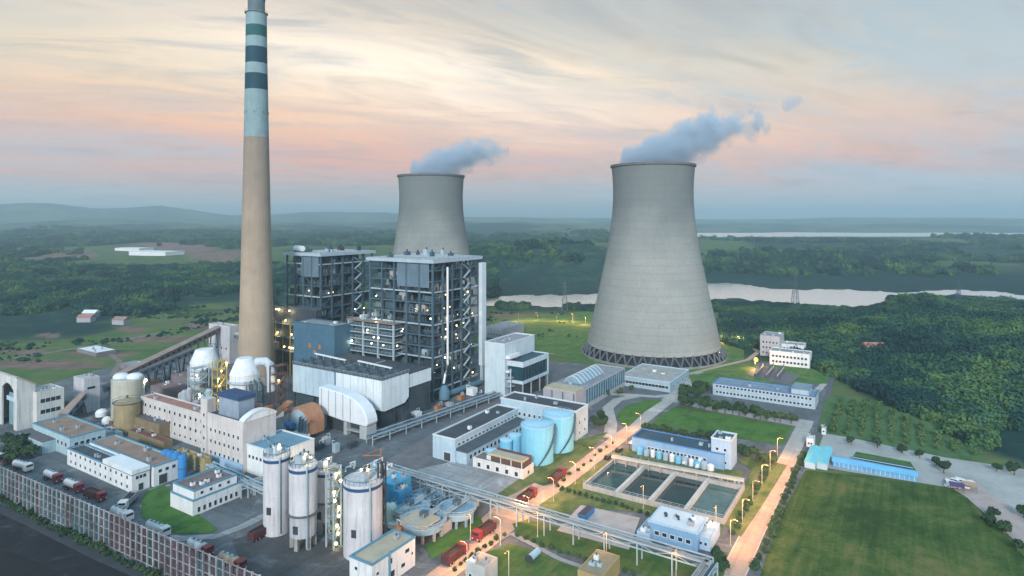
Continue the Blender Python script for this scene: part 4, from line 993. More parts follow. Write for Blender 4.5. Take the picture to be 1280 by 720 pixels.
for k, (px, py, r) in enumerate(((127, 522, 2.4), (133, 532, 1.7))):
    t = thing('white_hopper', ['larger', 'smaller'][k]+' white rounded vessel left of the ochre brown tank', 'vessel', G(px, py)); mb = MB(); mb.lathe([(r, .8), (r, 2.6), (r*.7, 3.5), (r*.2, 3.9)], WHROOF, 18); mb.build('vessel_body', t, smooth=True)
    for a in range(3): mb = MB(); mb.beam((math.cos(a*2.1)*r*.8, math.sin(a*2.1)*r*.8, 0), (math.cos(a*2.1)*r*.8, math.sin(a*2.1)*r*.8, 1), .3, STEEL); mb.build('leg', t)
# blue upright tanks
for k, (px, py) in enumerate(((207, 590), (213, 593), (220, 596), (228, 600))):
    t = thing('blue_tank', 'bright blue upright tank beside the tan roofed hall, '+['first and farthest', 'second', 'third', 'fourth and nearest'][k]+' of four', 'tank', G(px, py), group='blue upright tanks')
    hh = 7.2+k*.3; mb = MB(); mb.lathe([(1.35, 0), (1.35, hh), (1.1, hh+.4), (.3, hh+.6)], M('tank_blue', (.03, .20, .48), var=.1, streak=.2), 18); mb.build('tank_body', t, smooth=True)
    mb = MB(); mb.lathe([(1.37, hh*.5), (1.5, hh*.5), (1.5, hh*.5+.2), (1.37, hh*.5+.2)], STEEL, 18, bottom=False, top=False); mb.build('hoop', t)
# ---- conveyors
def conveyor(label, a, b, w, hh, wm, rm, ntr, group=None):
    """covered belt gallery between two points in the air, on trestles"""
    t = thing('conveyor_gallery', label, 'conveyor', (a.x, a.y, 0), 0, group); b_ = b-a; A = Vector((0, 0, a.z)); B = Vector((b_.x, b_.y, b.z))
    mb = MB(); mb.beam(A, B, w, wm, hh); mb.build('gallery', t)
    d = (B-A).normalized(); q = d.cross(Vector((0, 0, 1))).normalized(); u_ = q.cross(d)
    mb = MB(); e = u_*(hh/2+.02)
    vs_ = [A+e+q*(w/2+.3), A+e-q*(w/2+.3), B+e-q*(w/2+.3), B+e+q*(w/2+.3), A+e+u_*.7, B+e+u_*.7]
    mb.add(vs_, [(0, 1, 4), (2, 3, 5), (1, 2, 5, 4), (3, 0, 4, 5), (0, 3, 2, 1)], rm); mb.build('roof', t)
    n = int((B-A).length/4)
    mb = MB()
    for k in range(n): c = A+(B-A)*(k+.5)/n-u_*.1; mb.beam(c-q*(w/2+.05)-d*.9, c-q*(w/2+.05)+d*.9, .12, GLASS, hh*.3); mb.beam(c+q*(w/2+.05)-d*.9, c+q*(w/2+.05)+d*.9, .12, GLASS, hh*.3)
    mb.build('window_band', t)
    for k in range(ntr):
        c = A+(B-A)*(k+.6)/ntr-u_*hh/2
        mb = MB(); z_ = c.z
        for sg in (-1, 1): mb.beam((c.x+q.x*sg*w*.9, c.y+q.y*sg*w*.9, 0), (c.x+q.x*sg*w*.4, c.y+q.y*sg*w*.4, z_), .45, STEEL)
        for f_ in (.3, .65): mb.beam((c.x-q.x*w*.75, c.y-q.y*w*.75, z_*f_), (c.x+q.x*w*.75, c.y+q.y*w*.75, z_*f_), .3, STEEL)
        mb.build('trestle', t)
    return t
ca, cb = G(146, 494), G(273, 452); ca.z, cb.z = 8.5, 20
conveyor('long brown roofed conveyor climbing to the coal house behind the chimney', ca, cb, 4.4, 3.2, M('gallery_wall', (.20, .17, .17), var=.2), M('gallery_roof', (.30, .23, .20), var=.2), 7)
ca, cb = G(128, 500), G(240, 468); ca.z, cb.z = 5, 13
conveyor('dark lower conveyor running alongside the brown roofed one', ca, cb, 3.4, 2.8, M('gallery_blue', (.14, .19, .24), var=.2), M('slate_roof'), 6)
ca, cb = G(80, 530), G(104, 519); ca.z, cb.z = 3, 9
conveyor('short conveyor between the block with eight windows and the transfer tower', ca, cb, 3.2, 2.8, M('gallery_blue'), M('gallery_roof'), 2)
t, lu, lv, h = building('coal_house', 'pale flat roofed coal house at the top of the brown conveyor', 'building', (287, 455), 408, 299, 261, M('tower_white'), M('hall_roof'), None, .5, wl=(4, 1, 1.6, 1.6, 8, 3, 1), units=2)
ca, cb = G(296, 455), G(345, 470); ca.z, cb.z = 17, 17
conveyor('level conveyor leaving the coal house behind the chimney', ca, cb, 4, 3, M('gallery_blue'), M('hall_roof'), 3)
# brown sheds under the conveyor
for k, (nr, tp, rt, lf) in enumerate((((205, 500), 486, 232, 188), ((240, 488), 474, 262, 214), ((180, 468), 461, 200, 150), ((120, 446), 441, 172, 96))):
    building('yard_shed', ['low maroon shed under the conveyor near the beige silo', 'longer maroon shed under the middle of the conveyor', 'low grey shed beyond the conveyor', 'long white roofed shed alone on the green field'][k], 'shed', nr, tp, rt, lf, M('shed_wall', (.20, .17, .18), var=.2), [M('maroon_roof2', (.22, .13, .13), var=.2), M('maroon_roof2'), GREYROOF, WHROOF][k], None, .15, lu=12 if k == 3 else None, wl=(5, 1, 1.5, 1.3, 1.2, 3, 1))
# ================================================================== storage silos with blue bands
SILOW = M('silo_white', (.55, .545, .57), var=.10, sc=.2, streak=.5)
def silo(label, px, gy, r, top_py, kind, seed, base_z=0):
    p = G(px, gy); h = H-(top_py-HY)*p.y/F; t = thing('silo', label, 'silo', p, group='white silos with dark blue bands'); rg = random.Random(seed)
    mb = MB()
    if base_z:
        mb.lathe([(r, base_z), (r, h-1.6)], SILOW, 32, top=False); mb.build('silo_body', t, smooth=True)
        mb = MB(); mb.lathe([(r*.96, 3.4), (r*.96, base_z)], M('silo_base', (.44, .46, .50), var=.15, streak=.5), 32); mb.build('lower_body', t, smooth=True)
        for k in range(6):
            a = k*math.pi/3+.3; mb = MB(); mb.box(-.5, .5, -.5, .5, 0, 3.4, CONCR); o = mb.build('leg', t); o.location = (math.cos(a)*r*.8, math.sin(a)*r*.8, 0); o.rotation_euler = (0, 0, a)
        mb = MB(); mb.lathe([(r*.97, base_z-.3), (r+.7, base_z-.3), (r+.7, base_z), (r, base_z)], DKC, 32, bottom=False, top=False); mb.build('ring_ledge', t)
    else:
        mb.lathe([(r, 0), (r, h-1.6)], SILOW, 32, top=False); mb.build('silo_body', t, smooth=True)
    mb = MB(); mb.lathe([(r+.03, h-1.6), (r+.03, h-.7)], M('band_navy', (.02, .07, .17), var=.15), 32, bottom=False, top=False); mb.build('blue_band', t, smooth=True)
    mb = MB(); mb.lathe([(r, h-.7), (r+.12, h-.7), (r+.12, h), (r-.3, h), (r-.3, h-.25), (.1, h-.1)], SILOW, 32, bottom=False); mb.build('rim', t)
    mb = MB()
    for k in range(20):
        a = 2*math.pi*k/20; c, s = math.cos(a)*(r-.1), math.sin(a)*(r-.1); mb.beam((c, s, h), (c, s, h+1.1), .08, STEEL)
    mb.lathe([(r-.14, h+1.0), (r-.05, h+1.0), (r-.05, h+1.1), (r-.14, h+1.1)], STEEL, 32, bottom=False, top=False); mb.build('railing', t)
    for k in range(3):
        mb = MB(); x, y = rg.uniform(-.45, .45)*r, rg.uniform(-.45, .45)*r; a, b, c = rg.uniform(.6, 1.2), rg.uniform(.6, 1.3), rg.uniform(1, 2.6)
        mb.box(x-a, x+a, y-b, y+b, h-.15, h+c, rg.choice((WHROOF, PSTEEL, GREYW))); mb.lathe([(.25, h+c), (.25, h+c+.7)], STEEL, 8, (x, y)); mb.build('bag_filter', t)
    mb = MB(); mb.box(-.65, .65, -.2, .12, 0, 2.0, DSTEEL); o = mb.build('hatch', t); a = -math.pi/2-YAW-.25; o.location = (math.cos(a)*r*.99, math.sin(a)*r*.99, base_z*.45+.5 if base_z else 6.2); o.rotation_euler = (0, 0, a+math.pi/2)
    mb = MB(); a = -math.pi/2-YAW+.55; mb.beam((math.cos(a)*(r+.35), math.sin(a)*(r+.35), 1), (math.cos(a)*(r+.35), math.sin(a)*(r+.35), h+.6), .5, PSTEEL, .12); mb.build('ladder', t)
    lamp_part(t, (-.3, -r*.4, h+2.8), LAMPM, .3, 160)
    return t, p, h
silo('leftmost tall white silo with a blue band and a small dark hatch', 346, 664, 3.6, 567, 0, 1)
silo('white silo with a dark ring ledge half way down, second from left', 379, 682, 3.65, 579, 0, 2, 9.5)
silo('white silo partly hidden behind the lit stair tower', 407, 662, 3.5, 584, 0, 3, 9)
silo('widest white silo, right of the lit stair tower', 454, 690, 5.05, 598, 0, 4)
scaffold('stair_tower', 'stair tower full of yellow lamps between the white silos', (417, 688), 590, 2.6, 2.8, PSTEEL, 8, 9, 3, 'stair tower', LAMPM, M('deck_olive', (.22, .22, .12), var=.2), power=70)
scaffold('pipe_mast', 'dark slim pipe mast against the right side of the widest silo', (477, 690), 580, 1.5, 1.3, DSTEEL, 9, 0, 3, 'mast')
p = G(476, 640); t = thing('jib_crane', 'rust red jib crane post above the blue sheds', 'crane', p); mb = MB(); mb.beam((0, 0, 0), (0, 0, 17), .25, RUST); mb.build('post', t); mb = MB(); mb.beam((0, 0, 17), (-5, 2.5, 18), .25, RUST); mb.beam((0, 0, 19), (-5, 2.5, 18), .1, RUST); mb.beam((0, 0, 17), (0, 0, 19), .2, RUST); mb.build('jib', t)
# clutter behind the silos: compressors, pipe decks
rg = random.Random(21)
for k, (px, py) in enumerate(((420, 606), (432, 612), (445, 604), (456, 610), (468, 602), (404, 598), (396, 604), (438, 598), (462, 620), (484, 608))):
    t = thing('filter_skid', ['low', 'tall', 'pale', 'dark', 'wide', 'narrow', 'twin', 'short', 'round-topped', 'outermost'][k]+' filter skid among the machinery behind the silos', 'machine', G(px, py), group='filter skids behind the silos')
    a, b, c = rg.uniform(1.2, 2.6), rg.uniform(1.2, 3), rg.uniform(2.5, 6)
    mb = MB(); mb.box(-a, a, -b, b, .6, c, rg.choice((PSTEEL, STEEL, GREYW, PALEB))); mb.build('casing', t)
    mb = MB(); mb.tube([(0, 0, c), (0, 0, c+1.2), (a*1.4, 0, c+1.2), (a*1.4, 0, .5)], .35, rg.choice((WHROOF, STEEL, PSTEEL)), 8); mb.build('pipe', t, smooth=True)
    mb = MB(); mb.box(-a-.1, a+.1, -b-.1, b+.1, 0, .6, DKC); mb.build('plinth', t)
    if k < 5: lamp_part(t, (-a-.2, 0, c+.8), (LAMPM, LAMPO, LAMPW)[k % 3], .38, 160)
p = G(383, 603); t = thing('lamp_mast', 'short lamp mast with two bright lamps in front of the flue duct', 'lamp', p)
mb = MB(); mb.beam((0, 0, 0), (0, 0, 7), .25, STEEL); mb.beam((-1.6, 0, 7), (1.6, 0, 7), .2, STEEL); mb.build('mast', t)
lamp_part(t, (-1.6, 0, 7.5), LAMPW, .5, 400); lamp_part(t, (1.6, 0, 7.5), LAMPM, .5, 400)
# white office in the foreground
t, lu, lv, h = building('foreground_office', 'white two storey office with tan roof at the bottom edge beside the widest silo', 'building', (465, 745), 706, 519, 437, WHITE, TANROOF, TRIMB, .35, wr=None, units=1)
for x, z, w, hh in ((.12, 3.9, 1.1, .9), (.40, 4.4, 1.7, 1.6), (.80, 4.5, 1.8, 1.2), (.15, 1.2, 1.2, 1.8), (.45, 1.0, 1.8, 1.8), (.70, 1.6, 1.6, 1.2), (.92, 3.2, .8, .8)): window(t, 'R', lu*x, z, w, hh)
for y, z in ((.3, 2.0), (.7, 4.4)): window(t, 'L', lv*y, z, 1.1, 1.0)
mb = MB(); mb.box(lu*.36, lu*.40, -.2, 0, 0, h+.6, TRIMB); mb.build('downpipe', t)
# ================================================================== thickeners and blue sheds
def thickener(label, px, gy, r, top_py, roof, seed):
    p = G(px, gy); h = H-(top_py-HY)*p.y/F; t = thing('thickener', label, 'thickener', p, group='round blue grey thickener tanks')
    bm_ = M('thick_blue', (.22, .36, .46), var=.15, streak=.35)
    mb = MB(); mb.lathe([(r*.25, h*.3), (r, h*.52), (r, h), (r-.25, h), (r-.25, h*.8), (.2, h*.78)], bm_, 32, bottom=True, top=True); mb.build('tank_shell', t)
    for k in range(10):
        a = 2*math.pi*k/10; mb = MB(); mb.box(-.3, .3, -.3, .3, 0, h*.56, CONCR if roof else bm_); o = mb.build('leg', t); o.location = (math.cos(a)*(r-.4), math.sin(a)*(r-.4), 0)
    mb = MB(); mb.lathe([(r, h-.3), (r+.8, h-.3), (r+.8, h-.12), (r, h-.12)], PSTEEL, 32, bottom=False, top=False)
    for k in range(24):
        a = 2*math.pi*k/24; c, s = math.cos(a)*(r+.75), math.sin(a)*(r+.75); mb.beam((c, s, h-.2), (c, s, h+.9), .08, PSTEEL)
    mb.lathe([(r+.7, h+.8), (r+.8, h+.8), (r+.8, h+.92), (r+.7, h+.92)], PSTEEL, 32, bottom=False, top=False); mb.build('walkway', t)
    if roof: mb = MB(); mb.prism([(-r*.95, h+.02), (r*.35, h+.02), (r*.35, h+.7), (-r*.95, h+.5)], 'y', -r*.75, r*.75, TANROOF); mb.build('cover', t)
    mb = MB(); mb.beam((-r-.6, 0, h+.35), (r+.6, 0, h+.35), 1.4, PSTEEL, .5); rail(mb, [(-r, -.7), (r, -.7)], h+.6, PSTEEL, 1, 2); mb.box(-.9, .9, -.9, .9, h+.6, h+2, STEEL); mb.build('bridge', t)
    return t
thickener('round thickener tank with tan cover nearest the lawn', 530, 668, 5.6, 648, 1, 1)
thickener('round thickener tank with open dark top nearest the road', 571, 652, 5.0, 633, 0, 2)
thickener('round thickener tank at the back beside the pipe bridge', 533, 632, 5.0, 619, 0, 3)
thickener('round thickener tank tucked behind the blue shed', 512, 650, 5.2, 633, 0, 4)
building('blue_shed', 'bright blue metal shed right of the widest silo', 'shed', (492, 640), 607, 514, 474, SKYB, M('blue_sheet_roof', (.10, .45, .68), var=.1), None, .1)
building('blue_shed', 'lower bright blue shed in front, touching the taller blue one', 'shed', (499, 644), 616, 515, 489, M('sky_blue_deep', (.03, .25, .48), var=.12), M('blue_sheet_roof'), None, .1)
p = G(488, 654); t = thing('mint_tank', 'small pale mint tank with domed lid beside the widest silo', 'tank', p); mb = MB(); mb.lathe([(1.9, 0), (1.9, 4.6), (1.3, 5.6), (.3, 6)], M('mint_paint', (.42, .62, .58), var=.1), 20); mb.build('tank_body', t, smooth=True); mb = MB(); mb.lathe([(.3, 5.9), (.3, 6.6)], STEEL, 8); mb.build('vent', t)
# ================================================================== pipe racks
def pipe_rack(label, A, B, z, w, npipe, step, seed, roof=True):
    t = thing('pipe_bridge', label, 'pipe bridge', (A.x, A.y, 0), math.atan2((B-A).y, (B-A).x)); Ln = (B-A).length; rg = random.Random(seed)
    n = max(2, int(Ln/step))
    src = None
    for k in range(n+1):
        for y in (-w/2, w/2):
            if src is None: mb = MB(); mb.box(-.16, .16, -.16, .16, 0, z+.3, PSTEEL); src = o = mb.build('post', t)
            else: o = src.copy(); COL.objects.link(o)
            o.location = (Ln*k/n, y, 0)
    mb = MB()
    for y in (-w/2, w/2): mb.beam((0, y, z-1.1), (Ln, y, z-1.1), .25, PSTEEL, .3); mb.beam((0, y, z+.3), (Ln, y, z+.3), .25, PSTEEL, .3)
    m_ = n*2
    for k in range(m_):
        for y in (-w/2, w/2):
            a, b = Ln*k/m_, Ln*(k+1)/m_; mb.beam((a, y, z-1.0 if k % 2 else z+.2), (b, y, z+.2 if k % 2 else z-1.0), .14, PSTEEL)
    mb.build('truss', t)
    for k in range(npipe):
        y = -w/2+.4+(w-.8)*k/max(1, npipe-1); r = rg.choice((.16, .22, .3, .36)); mb = MB(); pm = rg.choice((WHROOF, PSTEEL, GREYW, M('pipe_silver', (.5, .53, .56), rough=.4, metal=.5), STEEL))
        mb.tube([(0, y, z-.7+r), (Ln, y, z-.7+r)], r, pm, 8); mb.build('pipe', t, smooth=True)
    if roof: mb = MB(); mb.box(0, Ln, -w/2+.3, -w/2+1.1, z+.46, z+.56, M('cable_lid', (.27, .26, .25), var=.25, sc=.6)); mb.build('cable_cover', t)
    return t
def gz(px, py, z): v = G(px, py, z); return Vector((v.x, v.y, 0))
pipe_rack('long pipe bridge crossing the road from the silos to the lower right', gz(478, 580, 5.8), gz(889, 701, 5.8), 5.5, 3.4, 6, 9, 1)
pipe_rack('short pipe bridge branch turning towards the bottom edge', gz(889, 701, 5.8), gz(868, 730, 5.8), 5.5, 3.0, 5, 6, 2)
pipe_rack('low pipe bridge running past the white dust collectors', G(462, 556), G(622, 499), 3.4, 3.6, 6, 8, 3, False)
pipe_rack('blue grey pipe bridge in front of the cream works house', G(262, 596), G(334, 630), 4.5, 2.4, 4, 7, 4, False)
pipe_rack('pale pipe bridge leading past the white block by the curved lawn', gz(300, 606, 4), gz(330, 598, 4), 4.0, 2.2, 3, 6, 5)

# ================================================================== water treatment
t, lu, lv, h = building('treatment_hall', 'long pale blue hall with dark roof and stepped side aisle', 'building', (569, 579), 549, 648, 541, PALEB, DKROOF, FRAMEW, .5, wr=(16, 1, 1.7, 1.0, 5.6, 3, 1), door=[('L', .35, 3.2, 3.2)])
mb = MB(); asl = M('aisle_roof', (.07, .09, .105), var=.2); mb.box(.8, lu-1, -4.5, -.01, 0, 4.3, PALEB); mb.prism([(-4.8, 4.3), (-.01, 4.3), (-.01, 5.2), (-4.8, 4.5)], 'x', .5, lu-.8, asl); mb.build('side_aisle', t)
for k in range(15): window(t, 'R', 2+(lu-4)*(k+.5)/15, 1.3, 1.6, 1.8, -4.5)
t, lu, lv, h = building('treatment_wing', 'pale blue cross wing behind the pair of cyan tanks', 'building', (720, 551), 514, 735, 626, PALEB, DKROOF, FRAMEW, .5, wl=(14, 2, 1.3, 1.5, 1.6, 4.0, 1), wr=(2, 2, 1.3, 1.5, 1.6, 4.0, .8))
def cyan_tank(label, px, gy, r, top_py, big):
    p = G(px, gy); h = H-(top_py-HY)*p.y/F; t = thing('water_tank', label, 'tank', p, group='cyan water tanks')
    mb = MB(); mb.lathe([(r, 0), (r, h)], CYAN, 36, top=False); mb.build('tank_body', t, smooth=True)
    mb = MB(); mb.lathe([(r+.1, h-.15), (r+.12, h+.02), (r*.5, h+r*.1), (.2, h+r*.14)], M('cyan_lid', (.36, .60, .74), var=.06), 36); mb.build('lid', t, smooth=True)
    if big:
        mb = MB()
        for k in range(15):
            a0, a1 = -2.6+k*.11, -2.6+(k+1)*.11; mb.beam((math.cos(a0)*(r+.5), math.sin(a0)*(r+.5), h*k/15), (math.cos(a1)*(r+.5), math.sin(a1)*(r+.5), h*(k+1)/15), .8, STEEL, .15)
        mb.build('spiral_stair', t)
        mb = MB()
        for k in range(22): a = 2*math.pi*k/22; c, s = math.cos(a)*(r-.1), math.sin(a)*(r-.1); mb.beam((c, s, h), (c, s, h+.9), .07, PSTEEL)
        mb.lathe([(r-.15, h+.85), (r-.05, h+.85), (r-.05, h+.92), (r-.15, h+.92)], PSTEEL, 36, bottom=False, top=False); mb.build('railing', t)
        mb = MB(); mb.lathe([(.6, h+r*.12), (.6, h+r*.14+.7)], PSTEEL, 12, (r*.3, 0)); mb.build('manhole', t)
    else: mb = MB(); mb.lathe([(.25, h), (.25, h+.8)], PSTEEL, 8); mb.build('vent', t)
cyan_tank('large cyan tank standing nearest the small white substation', 671.5, 575, 5.95, 530, 1)
cyan_tank('large cyan tank behind and right of the other one', 697.5, 560, 6.0, 517, 1)
cyan_tank('small squat cyan tank left of the large ones', 633, 570, 2.4, 549, 0)
cyan_tank('slim cyan tank pressed between the hall and the large tank', 644, 567, 2.3, 543, 0)
cyan_tank('lowest cyan tank behind the substation roof', 614, 577, 2.0, 562, 0)
t, lu, lv, h = building('substation', 'low white substation with dark window bays and a tan raised roof', 'building', (654, 600), 587, 667, 591, M('sub_white', (.66, .65, .64), var=.1, streak=.4), M('maroon_brown'), None, .25, wl=(5, 1, 1.5, 1.7, .5, 3, .8), wr=(1, 1, 1.3, 1.3, .8, 3, .6))
mb = MB(); y1_ = lv*.66; mb.box(.6, lu-.3, .8, y1_, h-.2, h+2.0, M('brown_glazing', (.10, .065, .05), var=.2)); mb.build('upper_bay', t)
mb = MB(); mb.box(.2, lu*.62, .4, y1_+.4, h+2.01, h+2.7, TANROOF); mb.box(lu*.62, lu, .6, y1_, h+2.01, h+2.4, M('maroon_roof')); mb.build('upper_roof', t)
for k in range(4): mb = MB(); y = .9+(y1_-1)*k/3; mb.box(.45, .6, y-.12, y+.12, h-.2, h+2.0, WHITE); mb.build('mullion', t)

# ================================================================== control building and turbine side
t, lu, lv, h = building('control_building', 'tall white control block right of the boiler house pale duct', 'building', (631, 497), 430, 668, 606, M('control_white', (.50, .60, .66), var=.1, streak=.3), M('lilac_roof', (.28, .29, .33), var=.2), FRAMEW, .6, units=4)
mb = MB(); mb.box(lu*.42, lu*.98, -.08, 0, h*.60, h*.67, GLASS); mb.build('window_band', t)
mb = MB(); mb.box(lu*.02, lu*.36, -2.5, -.1, h*.72, h*.78, WHITE); mb.box(lu*.02, lu*.3, -2.2, -.1, h*.46, h*.5, WHITE); mb.build('balcony', t)
mb = MB()
for z in (h*.2, h*.36): mb.box(0, lu*.34, -3.4, -.1, z, z+.4, PSTEEL)
for x in (0.4, lu*.17, lu*.33): mb.box(x-.25, x+.25, -3.3, -2.9, 0, h*.55, M('control_white'))
mb.build('pipe_gallery', t)
p = G(654, 499); h = hgt_at(499, 453); lu, lv = along(p, U, 686), along(p, V, 629); zb = hgt_at(499, 481)
t = thing('glazed_annex', 'dark glazed office box in a white frame lifted on columns', 'building', p); CW = M('control_white')
mb = MB(); mb.box(0, lu, 0, lv, h-2.6, h-.7, CW); mb.box(0, lu, 0, .4, h-.7, h, CW); mb.box(0, lu, lv-.4, lv, h-.7, h, CW); mb.box(0, .4, .4, lv-.4, h-.7, h, CW); mb.box(lu-.4, lu, .4, lv-.4, h-.7, h, CW)
mb.box(0, lu, 0, lv, zb, zb+1.5, CW); mb.box(0, 1.6, lv-2, lv, zb+1.5, h-2.6, CW); mb.box(lu-.9, lu, 0, .8, zb+1.5, h-2.6, CW); mb.build('frame', t)
mb = MB(); mb.box(.5, lu-.5, .5, lv-.5, zb+1.5, h-2.6, M('teal_glass', (.015, .055, .075), rough=.15, var=.3, spec=.6)); mb.build('glazing', t)
for k in range(1, 9): mb = MB(); mb.box(lu*k/9-.07, lu*k/9+.07, .4, .5, zb+1.5, h-2.6, STEEL); mb.build('mullion', t)
mb = MB(); mb.box(.4, lu-.4, .4, lv-.4, h-.69, h-.6, M('roof_teal', (.035, .085, .115), var=.2)); mb.build('roof', t)
mb = MB(); mb.box(1.5, lu-1.5, 1.5, lv-1.5, 0, zb, DSTEEL); mb.build('undercroft', t)
for x in (.5, lu/3, lu*2/3, lu-.5):
    for y in (.5, lv-.5): mb = MB(); mb.box(x-.3, x+.3, y-.3, y+.3, 0, zb, CONCR); mb.build('column', t)
# low roofs beyond the control block
building('rear_store', 'low grey store beyond the tall white control block', 'building', (628, 424), 411, 655, 604, GREYW, M('lilac_roof'), None, .4, wl=(6, 1, 1.6, 1.4, 2, 3, 1))
t, lu, lv, h = building('workshop', 'grey workshop with tan end roof, glass side and curved blue skylight', 'building', (720, 519), 492, 781, 679, GREYW, GREYROOF, None, .5)
mb = MB(); mb.box(lu*.17, lu-.3, -.15, -.02, h*.25, h*.92, M('blue_curtain', (.05, .15, .22), rough=.25, var=.25)); mb.build('curtain_wall', t)
for k in range(18): mb = MB(); x = lu*(.17+.82*k/17); mb.box(x-.12, x+.12, -.25, -.15, 0, h*.95, PSTEEL); mb.build('fin', t)
mb = MB(); mb.box(0.3, lu*.16, .4, lv-.4, h+.0, h+.7, TANROOF); mb.build('end_roof', t)
for k in range(3): mb = MB(); mb.box(-.1, 0, lv*(.05+.33*k), lv*(.08+.33*k), 0, h-.2, STEEL); mb.build('pilaster', t)
mb = MB(); n = 14; y0_, y1_ = lv*.30, lv*.86; arc = [(y0_+(y1_-y0_)*k/n, h-.3+3.4*math.sin(math.pi*k/n)) for k in range(n+1)]; mb.prism(arc, 'x', lu*.28, lu*.72, M('skylight_blue', (.22, .34, .42), rough=.3, var=.15)); mb.build('skylight', t, smooth=True)
for k in range(8): mb = MB(); x = lu*(.28+.44*k/7); mb.prism([(y, z+.15) for y, z in arc]+[(y, z-.1) for y, z in reversed(arc)], 'x', x-.12, x+.12, WHROOF); mb.build('skylight_rib', t)
t, lu, lv, h = building('circulation_house', 'low pale blue pump building in front of the nearer cooling tower', 'building', (838, 491), 478, 861, 776, M('pump_blue', (.30, .42, .50), var=.12, streak=.3), M('roof_greige', (.36, .35, .33), var=.2), M('pale_band', (.42, .55, .66), var=.1), .3, wl=(14, 1, 1.9, 1.6, 1.6, 3, 1), wr=(4, 1, 1.9, 1.6, 1.6, 3, 1), units=5)
# long blue trimmed building and white houses
t, lu, lv, h = building('long_office', 'long pale two storey office with blue roof edge behind a row of trees', 'building', (1019, 512), 496, 1030, 891, M('office_pale', (.38, .48, .55), var=.12, streak=.3), M('office_roof', (.20, .27, .34), var=.2), M('roof_blue', (.07, .19, .42), var=.1), .4, wl=(26, 2, 1.3, 1.3, 1.0, 2.9, 1.2), wr=(2, 2, 1.3, 1.3, 1.0, 2.9, .8), lu=13)
mb = MB(); mb.box(.3, lu-.3, lv*.06, lv*.22, h-.3, h+2.2, M('office_pale')); mb.box(.2, lu-.2, lv*.055, lv*.225, h+2.21, h+2.5, M('office_roof')); mb.build('roof_room', t)
t, lu, lv, h = building('white_house', 'nearer long white two storey house with rows of windows below the wooded hill', 'house', (1012, 461), 443, 1023, 962, WHITE, GREYROOF, None, .4, wl=(10, 2, 1.5, 1.5, 1.4, 3.2, 1), wr=(3, 2, 1.4, 1.5, 1.4, 3.2, 1), lu=11)
t, lu, lv, h = building('white_house', 'taller white house with grey roof at the back beside the orange lamp', 'house', (975, 447), 421, 990, 950, M('house_grey', (.42, .42, .45), var=.12, streak=.4), GREYROOF, None, .4, wl=(5, 3, 1.4, 1.5, 1.6, 3.3, 1), wr=(4, 3, 1.4, 1.5, 1.6, 3.3, 1), lu=16)
t, lu, lv, h = building('white_house', 'middle white house joining the long house to the taller grey one', 'house', (1005, 448), 432, 1023, 972, WHITE, GREYROOF, None, .4, wl=(7, 2, 1.4, 1.4, 1.4, 3.2, 1), wr=(4, 2, 1.4, 1.4, 1.4, 3.2, 1), lu=10)
# switchyard beside the houses
SRC = None
for k in range(6):
    for j in range(3):
        p = G(945, 471)+U*(k*4.0)+V*(-j*5.5)
        if SRC is None:
            SRC = t = thing('switch_bay', 'small dark switchyard bay on gravel near the orange lamp', 'switchgear', p, group='switchyard bays')
            mb = MB(); mb.beam((-1.4, 0, 0), (-1.4, 0, 4), .22, STEEL); mb.beam((1.4, 0, 0), (1.4, 0, 4), .22, STEEL); mb.beam((-1.8, 0, 4), (1.8, 0, 4), .22, STEEL); mb.build('gantry', t)
            mb = MB(); mb.box(-1, 1, -.8, .8, 0, 1.7, M('slate_roof')); mb.build('cabinet', t)
            for q in (-.9, 0, .9): mb = MB(); mb.lathe([(.14, 1.7), (.14, 2.7)], CREAM, 8, (q, 0)); mb.build('insulator', t)
        else: copy_tree(SRC, loc=p)
sheet('gravel', [(932, 468), (950, 456), (1000, 470), (985, 482)], z0*7, M('gravel_dark', (.15, .145, .15), var=.3, sc=1))
# ================================================================== sedimentation basins
p = G(904, 655); lv = along(p, V, 731); lu = 25
t = thing('settling_basin', 'large open concrete basin of four dark water bays', 'basin', p)
BC = M('basin_wall', (.38, .38, .37), var=.15, streak=.4); zt_, zw = 1.7, .35
mb = MB(); mb.box(-.5, 0, -.5, lv+.5, 0, zt_, BC); mb.box(lu, lu+1.4, -.5, lv+.5, 0, zt_, BC); mb.box(0, lu, -.5, 0, 0, zt_, BC); mb.box(0, lu, lv, lv+.5, 0, zt_, BC); mb.build('outer_wall', t)
for k in (1, 2, 3): mb = MB(); y = lv*k/4; mb.box(0, lu, y-.5, y+.5, 0, zt_+.15, M('divider', (.55, .56, .55), var=.12, streak=.4)); mb.build('divider_wall', t)
for k in range(4):
    m = M('pond_water%s' % 'abcd'[k], (.016, .05, .055) if k in (1, 2) else ((.05, .13, .135) if k == 0 else (.03, .085, .09)), rough=.06, var=.35, sc=.12, spec=.5)
    mb = MB(); y0_, y1_ = lv*k/4+.5, lv*(k+1)/4-.5; y0_ = 0 if k == 0 else y0_; y1_ = lv if k == 3 else y1_
    mb.add([(0, y0_, zw), (lu, y0_, zw), (lu, y1_, zw), (0, y1_, zw)], [(0, 1, 2, 3)], m); mb.build('water', t)
mb = MB(); rail(mb, [(-.3, -.3), (-.3, lv+.3)], zt_, PSTEEL, 1.0, 2.5); rail(mb, [(lu+1.2, -.3), (lu+1.2, lv+.3)], zt_, PSTEEL, 1, 2.5); rail(mb, [(-.3, -.3), (lu, -.3)], zt_, PSTEEL, 1, 2.5); mb.build('railing', t)
mb = MB(); mb.box(lu+1.5, lu+5, lv*.0, lv, 0, 1.3, M('flume', (.10, .13, .13), var=.3)); mb.box(lu+2.2, lu+4.2, lv*.02, lv*.97, 1.31, 1.35, M('pond_waterb')); mb.build('inlet_channel', t)
rg = random.Random(2)
